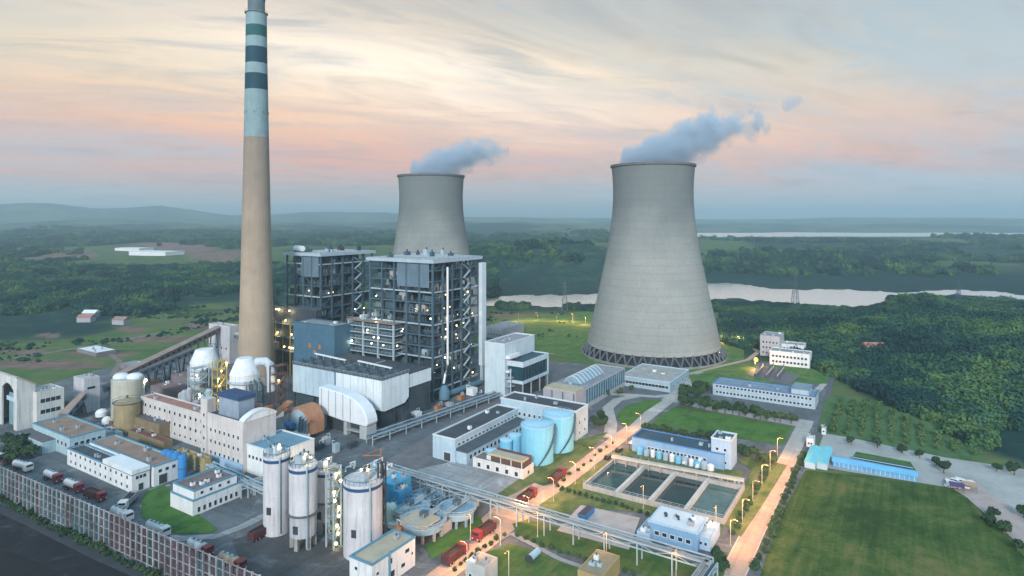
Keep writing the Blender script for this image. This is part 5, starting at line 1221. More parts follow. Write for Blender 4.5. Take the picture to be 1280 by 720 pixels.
for k in range(14): mb = MB(); y = lv*(k+.5)/14; mb.lathe([(.35, 1.3), (.35, 2.4)], rg.choice((CYAN, STEEL, PSTEEL, CYAN)), 10, (lu+3+rg.uniform(-1, 1), y)); mb.box(lu+2.6, lu+3.4, y-.3, y+.3, 2.41, 2.7, STEEL); mb.build('sluice_drive', t)
mb = MB(); A, B = gz(765, 569, 3.2), gz(930, 599, 3.2)
t = thing('launder', 'long straight pale launder on short legs behind the dark water bays', 'channel', (A.x, A.y, 0), math.atan2((B-A).y, (B-A).x)); Ln = (B-A).length
mb.box(0, Ln, -.9, .9, 2.5, 3.2, M('launder_tan', (.50, .47, .41), var=.12, streak=.3)); mb.build('trough', t)
for k in range(11): mb = MB(); mb.box(Ln*(k+.3)/11-.2, Ln*(k+.3)/11+.2, -.7, .7, 0, 2.5, CONCR); mb.build('leg', t)
t, lu, lv, h = building('filter_house', 'long low blue filter house with dark roof behind the basin', 'building', (905, 588), 568, 914, 790, BLUEW, M('roof_teal'), M('roof_blue'), .3, wl=(16, 1, 1.2, 1.2, 1.8, 3, 6))
t, lu, lv, h = building('filter_tower', 'small pale blue two storey tower at the right end of the filter house', 'building', (914, 588), 551, 921, 889, M('tower_blue', (.36, .50, .66), var=.1, streak=.2), M('roof_teal'), FRAMEW, .5, wl=(2, 2, 1.2, 1.2, 1.6, 4.4, .7))
# pumps and small tanks between launder and filter house
rg = random.Random(6); B0 = G(800, 572)
for k in range(12):
    f_ = k/11; p = G(800+f_*88, 568+f_*20)
    t = thing('dosing_pump', ['teal', 'grey', 'white'][k % 3]+' dosing unit between launder and filter house, '+['first', 'second', 'third', 'fourth', 'fifth', 'sixth', 'seventh', 'eighth', 'ninth', 'tenth', 'eleventh', 'last'][k]+' from the left', 'pump', p, group='dosing units')
    r = rg.uniform(.8, 1.3); hh = rg.uniform(1.4, 2.8); mb = MB(); mb.lathe([(r, .2), (r, hh), (r*.3, hh+.5)], (CYAN, PSTEEL, WHROOF)[k % 3], 14); mb.build('vessel', t, smooth=True)
    mb = MB(); mb.box(-r-.2, r+.2, -r-.2, r+.2, 0, .2, DKC); mb.build('plinth', t); mb = MB(); mb.tube([(r, 0, hh*.5), (r+.8, 0, hh*.5), (r+.8, 0, .1)], .14, STEEL, 6); mb.build('pipe', t)
for k, (px, py) in enumerate(((858, 579), (874, 584))):
    t = thing('access_stair', ['left', 'right'][k]+' of two slanting white walkways against the filter house', 'walkway', G(px, py)); mb = MB(); mb.beam((-3.5, 0, 1), (4.5, 0, 3.4), 1.0, WHITE, .3); mb.build('ramp', t); mb = MB(); mb.beam((-3, 0, 0), (-3, 0, 1.1), .25, STEEL); mb.beam((4, 0, 0), (4, 0, 3.2), .25, STEEL); mb.build('support', t)
mb = MB(); p = G(800, 562); mb.box(-3, 3, -3.5, 3.5, 2.6, 2.9, WHROOF); t = thing('open_canopy', 'small white open canopy at the left end of the filter house', 'canopy', p); mb.build('roof', t)
for x in (-2.7, 2.7):
    for y in (-3.2, 3.2): mb = MB(); mb.box(x-.12, x+.12, y-.12, y+.12, 0, 2.6, STEEL); mb.build('leg', t)
# blue sludge house in front of the basin
t, lu, lv, h = building('sludge_house', 'blue sludge house with white roof and three dark roof hoods', 'building', (872, 691), 667, 885, 810, BLUEW, WHROOF, M('pale_band'), .15, wl=(5, 1, 1.5, 1.3, 1.6, 3, 1.4))
for k in range(3): mb = MB(); y = lv*(.25+.25*k); mb.tube([(lu*.5, y, h-.1), (lu*.5, y, h+.6), (lu*.5-.6, y, h+.9)], .45, DSTEEL, 10); mb.build('roof_hood', t, smooth=True)
building('sludge_annex', 'small lower blue annex at the right end of the sludge house', 'building', (888, 690), 674, 900, 870, M('tower_blue'), PALEB, None, .2, wl=(2, 1, .9, 1, 1.2, 3, .6))
building('sludge_annex', 'pale grey lower annex at the left end of the sludge house', 'building', (812, 682), 668, 826, 796, M('tower_blue'), M('roof_greige'), None, .2)
t = thing('blue_skip', 'open blue waste skip standing on the pink slab', 'skip', G(733, 645)); mb = MB(); mb.prism([(-2.6, 0), (2.6, 0), (3.4, 1.7), (-3.4, 1.7)], 'y', -1.3, 1.3, M('skip_blue', (.04, .18, .40), var=.15)); mb.build('skip_body', t); mb = MB(); mb.box(-3.2, 3.2, -1.1, 1.1, 1.71, 1.74, DSTEEL); mb.build('load', t)
# culvert pipes and low works at the very bottom
building('control_hut', 'small pale hut with tan roof at the bottom edge beside the road', 'hut', (606, 735), 710, 622, 582, M('hut_pale', (.45, .47, .46), var=.15), TANROOF, None, .15, wl=(3, 1, 1, 1, 1.2, 3, .7))
t, lu, lv, h = building('orange_hut', 'small ochre works hut at the bottom edge right of the pipe stub', 'hut', (752, 745), 722, 775, 722, M('ochre_wall'), M('ochre_roof'), None, .15, wl=(2, 1, 1, 1, 1, 3, .6))
road('path', [(622, 676), (640, 668), (700, 700), (742, 715)], 1.6, z0*8, PAVE)
t = thing('pipe_stub', 'thick pale blue pipe stub lying on the lower lawn', 'pipe', G(665, 700)); mb = MB(); mb.tube([(-1.6, 0, .9), (3.2, 0, .9)], .9, M('stub_blue', (.36, .52, .62), var=.1), 16); mb.build('pipe_body', t, smooth=True); mb = MB(); mb.tube([(-1.7, 0, .9), (-1.4, 0, .9)], 1.1, DSTEEL, 16); mb.build('flange', t)
# blue worker sheds and glasshouse strip on the right
for k, (nr, tp, rt, lf) in enumerate((((1019, 587), 573, 1030, 1013), ((1034, 588), 574, 1042, 1026))):
    p = G(*nr); t = thing('cyan_shed', ['left', 'right'][k]+' of two narrow cyan roofed sheds by the pavement', 'shed', p); lu = 18; mb = MB(); mb.box(0, lu, 0, 3.4, 0, 2.1, PALEB); mb.build('wall', t); mb = MB(); mb.prism([(-.2, 2.1), (3.6, 2.1), (1.7, 2.7)], 'x', -.2, lu+.2, M('cyan_roof', (.16, .52, .62), var=.08)); mb.build('roof', t)
    for q in range(4): window(t, 'R', 2+q*4, .9, 1.2, 1.1)
p = G(1146, 603); lv = along(p, V, 1041); t = thing('blue_row_shed', 'long low blue roofed row shed at the edge of the big field', 'shed', p)
mb = MB(); mb.box(0, 5.0, 0, lv, 0, 1.9, M('row_blue', (.12, .34, .58), var=.15, streak=.3)); mb.build('wall', t); mb = MB(); mb.prism([(-.4, 1.9), (5.4, 1.9), (5.4, 2.05), (2.5, 2.8), (-.4, 2.05)], 'y', -.3, lv+.3, M('row_roof', (.14, .42, .68), var=.15)); mb.build('roof', t)
for q in range(18): mb = MB(); y = lv*(q+.5)/18; mb.box(-.06, 0, y-.1, y+.1, 0, 1.9, PALEB); mb.build('door_frame', t)
p = G(1141, 591); lv = along(p, V, 1066); t = thing('planter_canopy', 'narrow dark canopy with white edge behind the blue row shed', 'canopy', p); mb = MB(); mb.box(0, 2.0, 0, lv, 1.6, 1.72, M('roof_teal')); mb.box(-.12, 0, 0, lv, 1.58, 1.76, PALEB); mb.build('roof', t)
for q in range(12): mb = MB(); mb.box(1, 1.2, lv*(q+.5)/12-.1, lv*(q+.5)/12+.1, 0, 1.6, STEEL); mb.build('leg', t)
building('gate_house', 'small white flat roofed gate house where the right road meets the pavement', 'hut', (1017, 560), 549, 1026, 1008, WHITE, WHROOF, None, .15, wl=(2, 1, 1.2, 1, 1, 3, .6), lu=5)
building('gate_hut', 'tiny white hut just behind the gate house', 'hut', (1032, 544), 536, 1036, 1027, WHITE, WHROOF, None, .1, wl=(1, 1, .8, .8, 1, 3, .4), lu=3.5)
# ================================================================== vegetation
def leaf_mat(key, a, b, c):
    m = bpy.data.materials.new(key); m.use_nodes = True; t = m.node_tree; bs = t.nodes['Principled BSDF']
    bs.inputs['Roughness'].default_value = .8; bs.inputs['Specular IOR Level'].default_value = .15
    oi = t.nodes.new('ShaderNodeObjectInfo'); gp = t.nodes.new('ShaderNodeNewGeometry')
    n = noise(gp.outputs['Position'], .018, 5, .65, tree=t); n2_ = noise(gp.outputs['Position'], .9, 3, .6, tree=t)
    f = mth('ADD', mth('ADD', mth('MULTIPLY', mth('ADD', mth('MULTIPLY', mth('SUBTRACT', n, .5, tree=t), 1.7, tree=t), .5, tree=t), .75, tree=t), mth('MULTIPLY', oi.outputs['Random'], .16, tree=t), tree=t), mth('MULTIPLY', n2_, .15, tree=t), tree=t)
    t.links.new(ramp(f, [(.36, a), (.54, b), (.72, c)], tree=t), bs.inputs['Base Color'])
    return m
LEAFA = leaf_mat('leaf_wood', (.006, .036, .042), (.015, .070, .058), (.085, .165, .055))
LEAFB = leaf_mat('leaf_street', (.020, .050, .028), (.035, .075, .035), (.06, .10, .04))
LEAFC = leaf_mat('leaf_orchard', (.045, .10, .04), (.07, .14, .05), (.10, .17, .07))
BARK = M('bark', (.11, .085, .065), var=.3)
def crown_mesh(seed, n, leaf, mat, flat=.85, lobes=5):
    rg = random.Random(seed); mb = MB(); L_ = []
    for k in range(lobes): L_.append((Vector((rg.uniform(-.5, .5), rg.uniform(-.5, .5), rg.uniform(-.25, .55)*flat)), rg.uniform(.42, .68)))
    for k in range(n):
        c, r = rg.choice(L_); d = Vector((rg.gauss(0, 1), rg.gauss(0, 1), rg.gauss(0, 1))).normalized(); p = c+d*r*rg.uniform(.62, 1.05); p.z *= flat
        nrm = (d+Vector((rg.uniform(-.7, .7), rg.uniform(-.7, .7), rg.uniform(-.2, .9)))).normalized()
        a = nrm.orthogonal().normalized(); b = nrm.cross(a); an = rg.uniform(0, 6.3); a, b = a*math.cos(an)+b*math.sin(an), b*math.cos(an)-a*math.sin(an)
        s = leaf*rg.uniform(.6, 1.3)
        mb.add([p-a*s, p-b*s*.7+nrm*s*.2, p+a*s, p+b*s*.7+nrm*s*.2], [(0, 1, 2, 3)], mat)
    return mb
def tree_proto(name, label, cat, r, trunk, mat, seed, n=260, flat=.9, group=None, leaf=.26):
    t = thing(name, label, cat, (0, 0, 0), 0, group)
    mb = crown_mesh(seed, n, leaf, mat, flat)
    mb.v = [(x*r, y*r, z*r+trunk+r*.45) for x, y, z in mb.v]; mb.build('crown', t, fix=False)
    if trunk > .3:
        mb = MB(); top = trunk+r*.5; mb.tube([(0, 0, 0), (.04*r, 0, trunk*.6), (0, .03*r, top)], [r*.09+.05, r*.07+.03, r*.03], BARK, 7)
        for k in range(4): a = k*1.6+seed; mb.tube([(0, 0, trunk*.75), (math.cos(a)*r*.4, math.sin(a)*r*.4, trunk+r*.5)], [r*.04+.02, .03], BARK, 5)
        mb.build('trunk', t)
    return t
rg = random.Random(77)
def scatter(protos, pts, label, group, s0=.8, s1=1.2):
    for p in pts:
        q = rg.choice(protos); used = q.get('_used')
        if not used: q['_used'] = 1; o = q; o.location = p; o.rotation_euler = (0, 0, rg.uniform(0, 6.3)); s = rg.uniform(s0, s1); o.scale = (s,)*3
        else: o = copy_tree(q, loc=p, yaw=rg.uniform(0, 6.3), scale=rg.uniform(s0, s1))
        o['label'] = label; o['group'] = group
def poly(pts, n, jit=.4):
    P_ = [G(*p) for p in pts]; seg_ = [(b-a).length for a, b in zip(P_, P_[1:])]; tot = sum(seg_); out_ = []
    for k in range(n):
        d = tot*(k+.5)/n; i = 0
        while i < len(seg_)-1 and d > seg_[i]: d -= seg_[i]; i += 1
        p = P_[i]+(P_[i+1]-P_[i])*d/seg_[i]; out_.append(p+Vector((rg.uniform(-jit, jit), rg.uniform(-jit, jit), 0)))
    return out_
street = [tree_proto('street_tree', 'dark leafy tree', 'tree', 2.6, 1.9, LEAFB, s, 280) for s in (1, 2, 3)]
scatter(street, poly([(848, 507), (880, 513), (930, 520), (992, 531)], 17, .8)+poly([(852, 497), (880, 497)], 5, 2)+poly([(868, 487), (884, 492)], 3, 2), 'dark round tree in the row along the front of the long office', 'trees in front of the long office', .8, 1.25)
scatter(street, poly([(806, 541), (850, 547), (905, 556)], 12, .8)+poly([(918, 568), (950, 577), (972, 580)], 9, 1.6), 'dark tree between the green lawn and the blue filter house', 'trees behind the filter house', .5, .85)
scatter(street, poly([(700, 522), (745, 500), (790, 488)], 12, 1.2)+poly([(738, 530), (756, 536), (750, 522)], 6, 1.5), 'small dark tree along the workshop wall and drive', 'trees by the workshop', .5, .8)
shrub = [tree_proto('round_shrub', 'clipped round dark shrub', 'shrub', 1.15, .15, LEAFB, s, 200, .95, leaf=.3) for s in (11, 12, 13)]
RBr = [RB+U*u-V*4.3 for u in np.linspace(-52, 34, 20)]; RBl = [RB+U*u+V*4.6 for u in np.linspace(-38, 12, 13)]
scatter(shrub, RBr, 'dark round shrub in the row between the right road and the big field', 'shrubs on the field side of the right road', .85, 1.35)
scatter(shrub, RBl, 'dark round shrub in the row on the basin side of the right road', 'shrubs on the basin side of the right road', .8, 1.3)
scatter(shrub, poly([(700, 612), (735, 622), (775, 633), (812, 645)], 15, .3), 'small dark shrub in the hedge row in front of the settling basin', 'shrubs in front of the basin', .55, .85)
scatter(shrub, poly([(642, 670), (700, 690), (745, 705), (800, 722)], 14, .3), 'small dark shrub along the pale path on the lower lawn', 'shrubs on the lower lawn', .5, .8)
scatter(shrub, poly([(562, 716), (600, 690), (632, 668)], 9, .3)+poly([(690, 612), (720, 590), (768, 552)], 10, .4), 'small dark shrub along the edge of the left road', 'shrubs along the left road', .5, .85)
scatter(shrub, poly([(896, 690), (902, 704), (896, 716)], 8, .9), 'dark bush in the clump at the end of the pipe bridge', 'bushes at the end of the pipe bridge', .9, 1.5)
scatter(shrub, poly([(-30, 612), (20, 637), (80, 668), (150, 701), (215, 733)], 40, .5), 'dark bush along the outer foot of the coal yard windbreak', 'bushes along the windbreak', .7, 1.3)
scatter(street, [G(*p) for p in ((1064, 556), (1097, 560), (1128, 567), (1150, 573), (1170, 582), (1180, 592), (1236, 658), (1255, 668), (1246, 590), (1268, 594), (1242, 648), (1272, 690), (1280, 648))], 'lone dark round tree standing along the pale pavement', 'trees along the pavement', .55, .85)
scatter(street, [G(*p) for p in ((8, 556), (14, 562), (24, 566), (32, 572), (20, 572), (6, 570), (30, 560), (40, 572), (3, 580), (16, 582))], 'dark tree in the small grove below the tall arched hall', 'trees below the arched hall', .7, 1.1)
orch = [tree_proto('orchard_tree', 'young green tree', 'tree', 1.35, .7, LEAFC, s, 130, 1.0, leaf=.34) for s in (31, 32)]
pts = []
O = G(1036, 540)
for i in range(15):
    for j in range(10):
        p = O+V*(-i*5.2-1)+U*(j*5.2+1); px, py = pxy(p.x, p.y)
        if px < np.interp(py, [490, 575], [1075, 1228]) and py > np.interp(px, [1030, 1080, 1225], [492, 502, 543])+2 and py < np.interp(px, [1030, 1060, 1230], [545, 548, 574]): pts.append(p+Vector((rg.uniform(-.4, .4), rg.uniform(-.4, .4), 0)))
scatter(orch, pts, 'young green tree in the planted rows beside the wooded hill', 'planted rows of young trees', .75, 1.25)
# ---- woodland: nobody could count these trees; instances of leafy crowns
crowns = []
for s in range(4):
    mb = crown_mesh(100+s, 430, .17, LEAFA, .95, 7); o = mb.build('woodland_crown', fix=False); crowns.append(o)
    COL.objects.unlink(o)
def woodland(name, label, P_, S_):
    me = bpy.data.meshes.new(name); me.from_pydata([tuple(p) for p in P_], [], [])
    at = me.attributes.new('tree_size', 'FLOAT', 'POINT'); at.data.foreach_set('value', np.asarray(S_, np.float32))
    o = bpy.data.objects.new(name, me); COL.objects.link(o); tag(o, label, 'woodland', None, 'stuff')
    g = bpy.data.node_groups.new(name, 'GeometryNodeTree')
    g.interface.new_socket('Geometry', in_out='INPUT', socket_type='NodeSocketGeometry'); g.interface.new_socket('Geometry', in_out='OUTPUT', socket_type='NodeSocketGeometry')
    gi, go = g.nodes.new('NodeGroupInput'), g.nodes.new('NodeGroupOutput'); j = g.nodes.new('GeometryNodeJoinGeometry'); lk = g.links.new
    na = g.nodes.new('GeometryNodeInputNamedAttribute'); na.data_type = 'FLOAT'; na.inputs[0].default_value = 'tree_size'
    rr_ = g.nodes.new('FunctionNodeRandomValue'); rr_.data_type = 'FLOAT_VECTOR'; rr_.inputs[0].default_value = (-.12, -.12, 0); rr_.inputs[1].default_value = (.12, .12, 6.28)
    ri = g.nodes.new('FunctionNodeRandomValue'); ri.data_type = 'INT'; ri.inputs[4].default_value = 0; ri.inputs[5].default_value = len(crowns)-1; ri.inputs['Seed'].default_value = 5
    for k, c in enumerate(crowns):
        ob = g.nodes.new('GeometryNodeObjectInfo'); ob.inputs['Object'].default_value = c; ob.inputs['As Instance'].default_value = True
        ip = g.nodes.new('GeometryNodeInstanceOnPoints'); cmp_ = g.nodes.new('FunctionNodeCompare'); cmp_.data_type = 'INT'; cmp_.operation = 'EQUAL'; cmp_.inputs[3].default_value = k
        lk(ri.outputs[2], cmp_.inputs[2]); lk(cmp_.outputs[0], ip.inputs['Selection']); lk(gi.outputs[0], ip.inputs['Points']); lk(ob.outputs['Geometry'], ip.inputs['Instance'])
        lk(rr_.outputs[0], ip.inputs['Rotation']); lk(na.outputs[0], ip.inputs['Scale']); lk(ip.outputs[0], j.inputs[0])
    lk(j.outputs[0], go.inputs[0])
    md = o.modifiers.new('woodland', 'NODES'); md.node_group = g
    return o
NPR = np.random.default_rng(3)
def sow(n, y0, y1, px0, px1, s0, s1, extra=None, dens=1.0):
    """trees on the land where it is wooded, thinning with the open land map"""
    u = NPR.random(n); y = np.sqrt(y0**2+(y1**2-y0**2)*u); px = px0+(px1-px0)*NPR.random(n); x = (px-640)/F*y
    z = height(x, y); op = openland(x, y); keep = (op < .5) & (z > -.3)
    lk = lakemask(x, y)*(y > 520)*(y < 960); keep &= lk < .05
    pp, qq = pxy(x, y); 
    # plant and fields stay clear
    clear = (y < 420) & (x < 178) & (x > -300); keep &= ~clear
    if extra is not None: keep &= extra(x, y, pp, qq)
    s = s0+(s1-s0)*NPR.random(n)**1.6; s *= .8+.4*fbm(x/60, y/60, 77)
    x, y, z, s = x[keep], y[keep], z[keep], s[keep]
    return np.stack([x, y, z+s*.35], -1), s
woodland('woodland', 'dense teal green woodland over the low hills right of the cooling tower', *sow(26000, 235, 660, 860, 1560, 1.8, 5.6, lambda x, y, p, q: (x > 150) & ~((y > 520) & (p < 1112)) & (fbm(x/50, y/50, 90) > .28)))
woodland('woodland', 'dark woodland beyond the fields on the left', *sow(26000, 560, 1250, -250, 620, 2.5, 6.8, lambda x, y, p, q: fbm(x/70, y/70, 91) > .36))
woodland('woodland', 'distant woodland beyond the lake and behind the towers', *sow(36000, 850, 2900, -250, 1560, 4.5, 11, lambda x, y, p, q: (fbm(x/160, y/160, 92) > .46) & (y > 900) & ~((y > 2100) & (p > 830))))
woodland('woodland', 'low young trees on the near bank of the lake', *sow(5000, 520, 640, 880, 1115, .9, 2.3))
woodland('woodland', 'belt of trees between the cooling towers and the lake', *sow(2600, 560, 640, 560, 900, 2.2, 4.2, lambda x, y, p, q: fbm(x/40, y/40, 93) > .45))
# low scrub over the rough fields
def scrub(n, cond, y0, y1, px0, px1, s0, s1):
    u = NPR.random(n); y = np.sqrt(y0**2+(y1**2-y0**2)*u); px = px0+(px1-px0)*NPR.random(n); x = (px-640)/F*y; z = height(x, y); k = (openland(x, y) > .5) & cond(x, y, *pxy(x, y)) & (z > -.3)
    s = s0+(s1-s0)*NPR.random(n)**2; return np.stack([x[k], y[k], z[k]+s[k]*.2], -1), s[k]
woodland('scrub', 'low scrub and hedgerows scattered over the fields on the left', *scrub(6000, lambda x, y, p, q: (fbm(x/28, y/28, 95) > .53) & (q < np.interp(p, [0, 300], [468, 400])), 330, 700, -150, 330, .5, 2.6))
woodland('scrub', 'low scrub on the rough ground below the wooded hill at right', *scrub(2600, lambda x, y, p, q: (fbm(x/22, y/22, 96) > .5) & (x > 182) & (q > 462), 190, 400, 1030, 1500, .6, 2.4))
woodland('scrub', 'low scrub on the grass round the cooling towers', *scrub(1200, lambda x, y, p, q: (fbm(x/22, y/22, 97) > .56) & (np.hypot(x-T1.x, y-T1.y) > 52) & (np.hypot(x-T2.x, y-T2.y) > 52) & (y > 455), 440, 600, 600, 960, .5, 1.8))

# ================================================================== coal yard windbreak
A, B = G(0, 622), G(150, 693); dv = (B-A).normalized(); A0 = A-dv*26; Ln = 148.0
t = thing('windbreak_fence', 'tall slatted windbreak fence on pale posts round the dark coal yard', 'fence', (A0.x, A0.y, 0), math.atan2(dv.y, dv.x))
FP = M('fence_post', (.30, .31, .33), var=.5, sc=.15); FPN = M('fence_slat', (.05, .105, .125), var=.55, sc=.13, streak=.5); FPR = M('fence_slat_rust', (.085, .06, .075), var=.55, sc=.13, streak=.5)
src = None; nb = 60
for k in range(nb+1):
    if src is None:
        mb = MB(); mb.box(-.2, .2, -.5, -.15, 0, 10.3, FP); mb.beam((0, 2.6, 0), (0, .2, 8.2), .18, FP); mb.beam((0, 1.4, 4.0), (0, .1, 4.0), .12, FP); src = o = mb.build('post', t)
    else: o = src.copy(); COL.objects.link(o)
    o.location = (Ln*k/nb, 0, 0)
bw = Ln/nb; pan = {}; rf = random.Random(8)
for k in range(nb):
    m_ = (FPR if rf.random() < (.12 if k < 32 else .6) else FPN); v_ = rf.randrange(5); key = (m_.name, v_)
    if key not in pan:
        mb = MB(); rv = random.Random(v_)
        for j in range(4):
            x = .1+(bw-.2)*(j+.5)/4
            if rv.random() < .2: mb.box(x-.22, x+.22, -.05, .02, .8, rv.uniform(3, 6), m_)
            else: mb.box(x-.22, x+.22, -.05-rv.uniform(0, .08), .02, rv.uniform(.5, 1.1), rv.uniform(9.2, 9.9), m_)
        pan[key] = o = mb.build('slat_panel', t)
    else: o = pan[key].copy(); COL.objects.link(o)
    o.location = (Ln*k/nb, -.12, 0)
for z in (1.0, 3.1, 5.4, 7.7, 9.9): mb = MB(); mb.beam((0, -.22, z), (Ln, -.22, z), .12, FP, .2); mb.build('rail', t)

# ================================================================== vehicles
TYRE = M('tyre', (.015, .015, .017), var=.2); RIM = M('wheel_rim', (.4, .4, .42), rough=.4, metal=.5)
def wheel(t, x, y, r=.52, w=.34):
    mb = MB(); mb.tube([(0, -w/2, 0), (0, w/2, 0)], r, TYRE, 14); o = mb.build('wheel', t); o.location = (x, y, r)
    mb = MB(); mb.tube([(0, -w/2-.02, 0), (0, w/2+.02, 0)], r*.55, RIM, 10); mb.build('rim', o)
def truck(label, kind, cabm, loadm, group):
    """8.5 m lorry, nose towards +x"""
    t = thing('tanker_truck' if kind == 'tank' else 'tipper_truck', label, 'truck', (0, 0, 0), 0, group)
    mb = MB(); mb.prism([(2.3, .75), (4.3, .75), (4.3, 1.8), (4.1, 2.85), (2.3, 2.95)], 'y', -1.2, 1.2, cabm); mb.build('cab', t)
    mb = MB(); mb.box(4.15, 4.27, -1.0, 1.0, 1.75, 2.6, GLASS); mb.build('windscreen', t)
    for y in (-.85, .85): mb = MB(); mb.box(4.28, 4.36, y-.2, y+.2, .95, 1.2, WHROOF); mb.build('headlight', t)
    mb = MB(); mb.box(-4.2, 2.3, -.5, .5, .65, .95, DSTEEL); mb.box(-4.3, -4.1, -1.2, 1.2, .5, .9, DSTEEL); mb.build('chassis', t)
    if kind == 'tank':
        mb = MB(); mb.tube([(-4.25, 0, 2.05), (-4.0, 0, 2.05), (1.8, 0, 2.05), (2.1, 0, 2.05)], [.6, 1.18, 1.18, .6], loadm, 18); mb.box(-3.6, 1.4, -.35, .35, 3.2, 3.32, PSTEEL)
        for x in (-2.6, -.8, 1): mb.lathe([(.32, 3.2), (.32, 3.45)], STEEL, 10, (x, 0))
        mb.build('tank', t, smooth=True)
    else:
        mb = MB(); mb.box(-4.3, 2.1, -1.25, -1.1, 1.0, 2.7, loadm); mb.box(-4.3, 2.1, 1.1, 1.25, 1.0, 2.7, loadm); mb.box(1.95, 2.1, -1.1, 1.1, 1.0, 3.0, loadm); mb.box(-4.3, -4.15, -1.1, 1.1, 1.0, 2.7, loadm); mb.box(-4.15, 1.95, -1.1, 1.1, 1.0, 1.15, loadm)
        for k in range(5): x = -3.8+k*1.35; mb.box(x-.06, x+.06, -1.32, -1.25, 1, 2.7, loadm); mb.box(x-.06, x+.06, 1.25, 1.32, 1, 2.7, loadm)
        mb.build('body', t)
        mb = MB(); mb.add([(-4.1, -1.1, 2.2), (1.9, -1.1, 2.2), (1.9, 1.1, 2.2), (-4.1, 1.1, 2.2), (-2, 0, 2.9), (.6, 0, 2.8)], [(0, 1, 5, 4), (1, 2, 5), (2, 3, 4, 5), (3, 0, 4)], M('coal_load', (.03, .03, .032), var=.4)); mb.build('load', t)
    for x in (3.3, -2.2, -3.4):
        for y in (-1.0, 1.0): wheel(t, x, y)
    return t
CABR = M('cab_red', (.20, .025, .035), rough=.4, var=.1); CABW = M('cab_white', (.62, .62, .62), rough=.4, var=.08); TKW = M('tank_white', (.62, .60, .62), rough=.4, var=.1, streak=.3); TKO = M('tank_tan', (.52, .36, .26), rough=.45, var=.1)
BOXR = M('tipper_maroon', (.09, .03, .035), rough=.5, var=.2); BOXG = M('tipper_grey', (.30, .30, .33), rough=.5, var=.2)
fy = math.atan2(dv.y, dv.x)
protos = {}
def place(px, py, kind, cab, load, label, yaw, group):
    k = (kind, cab.name, load.name)
    if k not in protos: protos[k] = o = truck(label, kind, cab, load, group)
    else: o = copy_tree(protos[k], label=label, group=group)
    o.location = G(px, py); o.rotation_euler = (0, 0, yaw); return o
gq = 'lorries queued inside the windbreak'
for px, py, kd, cb_, ld, lb, dy_ in ((4, 578, 'tank', CABR, TKW, 'white tanker with red cab at the far left end of the queue', 0), (28, 588, 'tank', CABW, TKW, 'all white tanker, second in the queue from the far left end', .1),
        (66, 601, 'tank', CABR, TKW, 'white tanker with red cab below the lab block, with a gap on both sides', 0), (92, 613, 'tank', CABR, TKW, 'white tanker with red cab just left of the dark maroon tipper', 0), (119, 624, 'tip', CABR, BOXR, 'dark maroon tipper in the queue beside the windbreak', .05),
        (160, 632, 'tip', CABW, BOXG, 'grey tipper turned across the lane left of the curved lawn', -.9), (152, 649, 'tank', CABW, TKW, 'white tanker close to the fence below the turned grey tipper', 0), (197, 668, 'tank', CABW, TKW, 'white tanker close to the fence below the curved lawn', 0),
        (250, 692, 'tank', CABR, TKW, 'white tanker with red cab near the lower right end of the fence', 0), (290, 710, 'tank', CABR, TKO, 'tan tanker with red cab last at the lower right end of the fence', 0)):
    place(px, py, kd, cb_, ld, lb, fy+dy_, gq)
gr2 = 'lorries on the plant roads'
for px, py, kd, cb_, ld, lb, dy_ in ((329, 670, 'tip', CABR, BOXR, 'maroon tipper parked left of the tall white silos', .1), (569, 699, 'tip', CABR, BOXR, 'maroon tipper on the left road nearest the bottom edge', 0), (605, 670, 'tip', CABR, BOXR, 'maroon tipper on the left road beside the round thickeners', math.pi),
        (659, 626, 'tip', CABR, BOXR, 'maroon tipper just past the pipe bridge on the left road', 0), (697, 600, 'tip', CABR, BOXR, 'maroon tipper farthest up the left road beside the tanks', 0)):
    place(px, py, kd, cb_, ld, lb, YAW+dy_, gr2)
def car(label, body, group):
    t = thing('parked_car', label, 'car', (0, 0, 0), 0, group)
    mb = MB(); mb.prism([(-2.1, .35), (2.1, .35), (2.15, .8), (1.0, .95), (.45, 1.42), (-1.1, 1.45), (-1.8, .98), (-2.15, .9)], 'y', -.85, .85, body); o = mb.build('body', t); b_ = o.modifiers.new('bevel', 'BEVEL'); b_.width = .1; b_.segments = 2
    mb = MB(); mb.prism([(-1.6, .98), (.85, .98), (.40, 1.36), (-1.05, 1.38)], 'y', -.87, .87, GLASS); mb.build('side_window', t)
    for x in (-1.35, 1.35):
        for y in (-.78, .78): wheel(t, x, y, .33, .2)
    return t
spots = [(1186, 606), (1191, 603), (1196, 608), (1201, 604), (1206, 609), (1211, 606), (1198, 602), (1190, 610)]
c0 = car('white car parked in the cluster at the corner of the big field', M('car_white', (.66, .66, .66), rough=.3, var=.05), 'white cars at the field corner')
for k, (px, py) in enumerate(spots):
    o = c0 if k == 0 else copy_tree(c0); o.location = G(px, py); o.rotation_euler = (0, 0, YAW+rg.uniform(-.3, .3)+(k % 2)*1.5)
for k, (px, py, m_, lb) in enumerate(((1196, 614, M('tarp_purple', (.07, .05, .15), var=.15), 'small purple tarpaulin stall beside the parked white cars'), (1212, 613, M('tarp_orange', (.34, .22, .16), var=.15), 'small orange tarpaulin stall beside the parked white cars'))):
    t = thing('market_stall', lb, 'stall', G(px, py)); mb = MB(); mb.prism([(-2, 2.1), (2, 2.1), (0, 2.9)], 'y', -2, 2, m_); mb.build('canopy', t)
    for x in (-1.8, 1.8):
        for y in (-1.8, 1.8): mb = MB(); mb.box(x-.06, x+.06, y-.06, y+.06, 0, 2.1, STEEL); mb.build('leg', t)
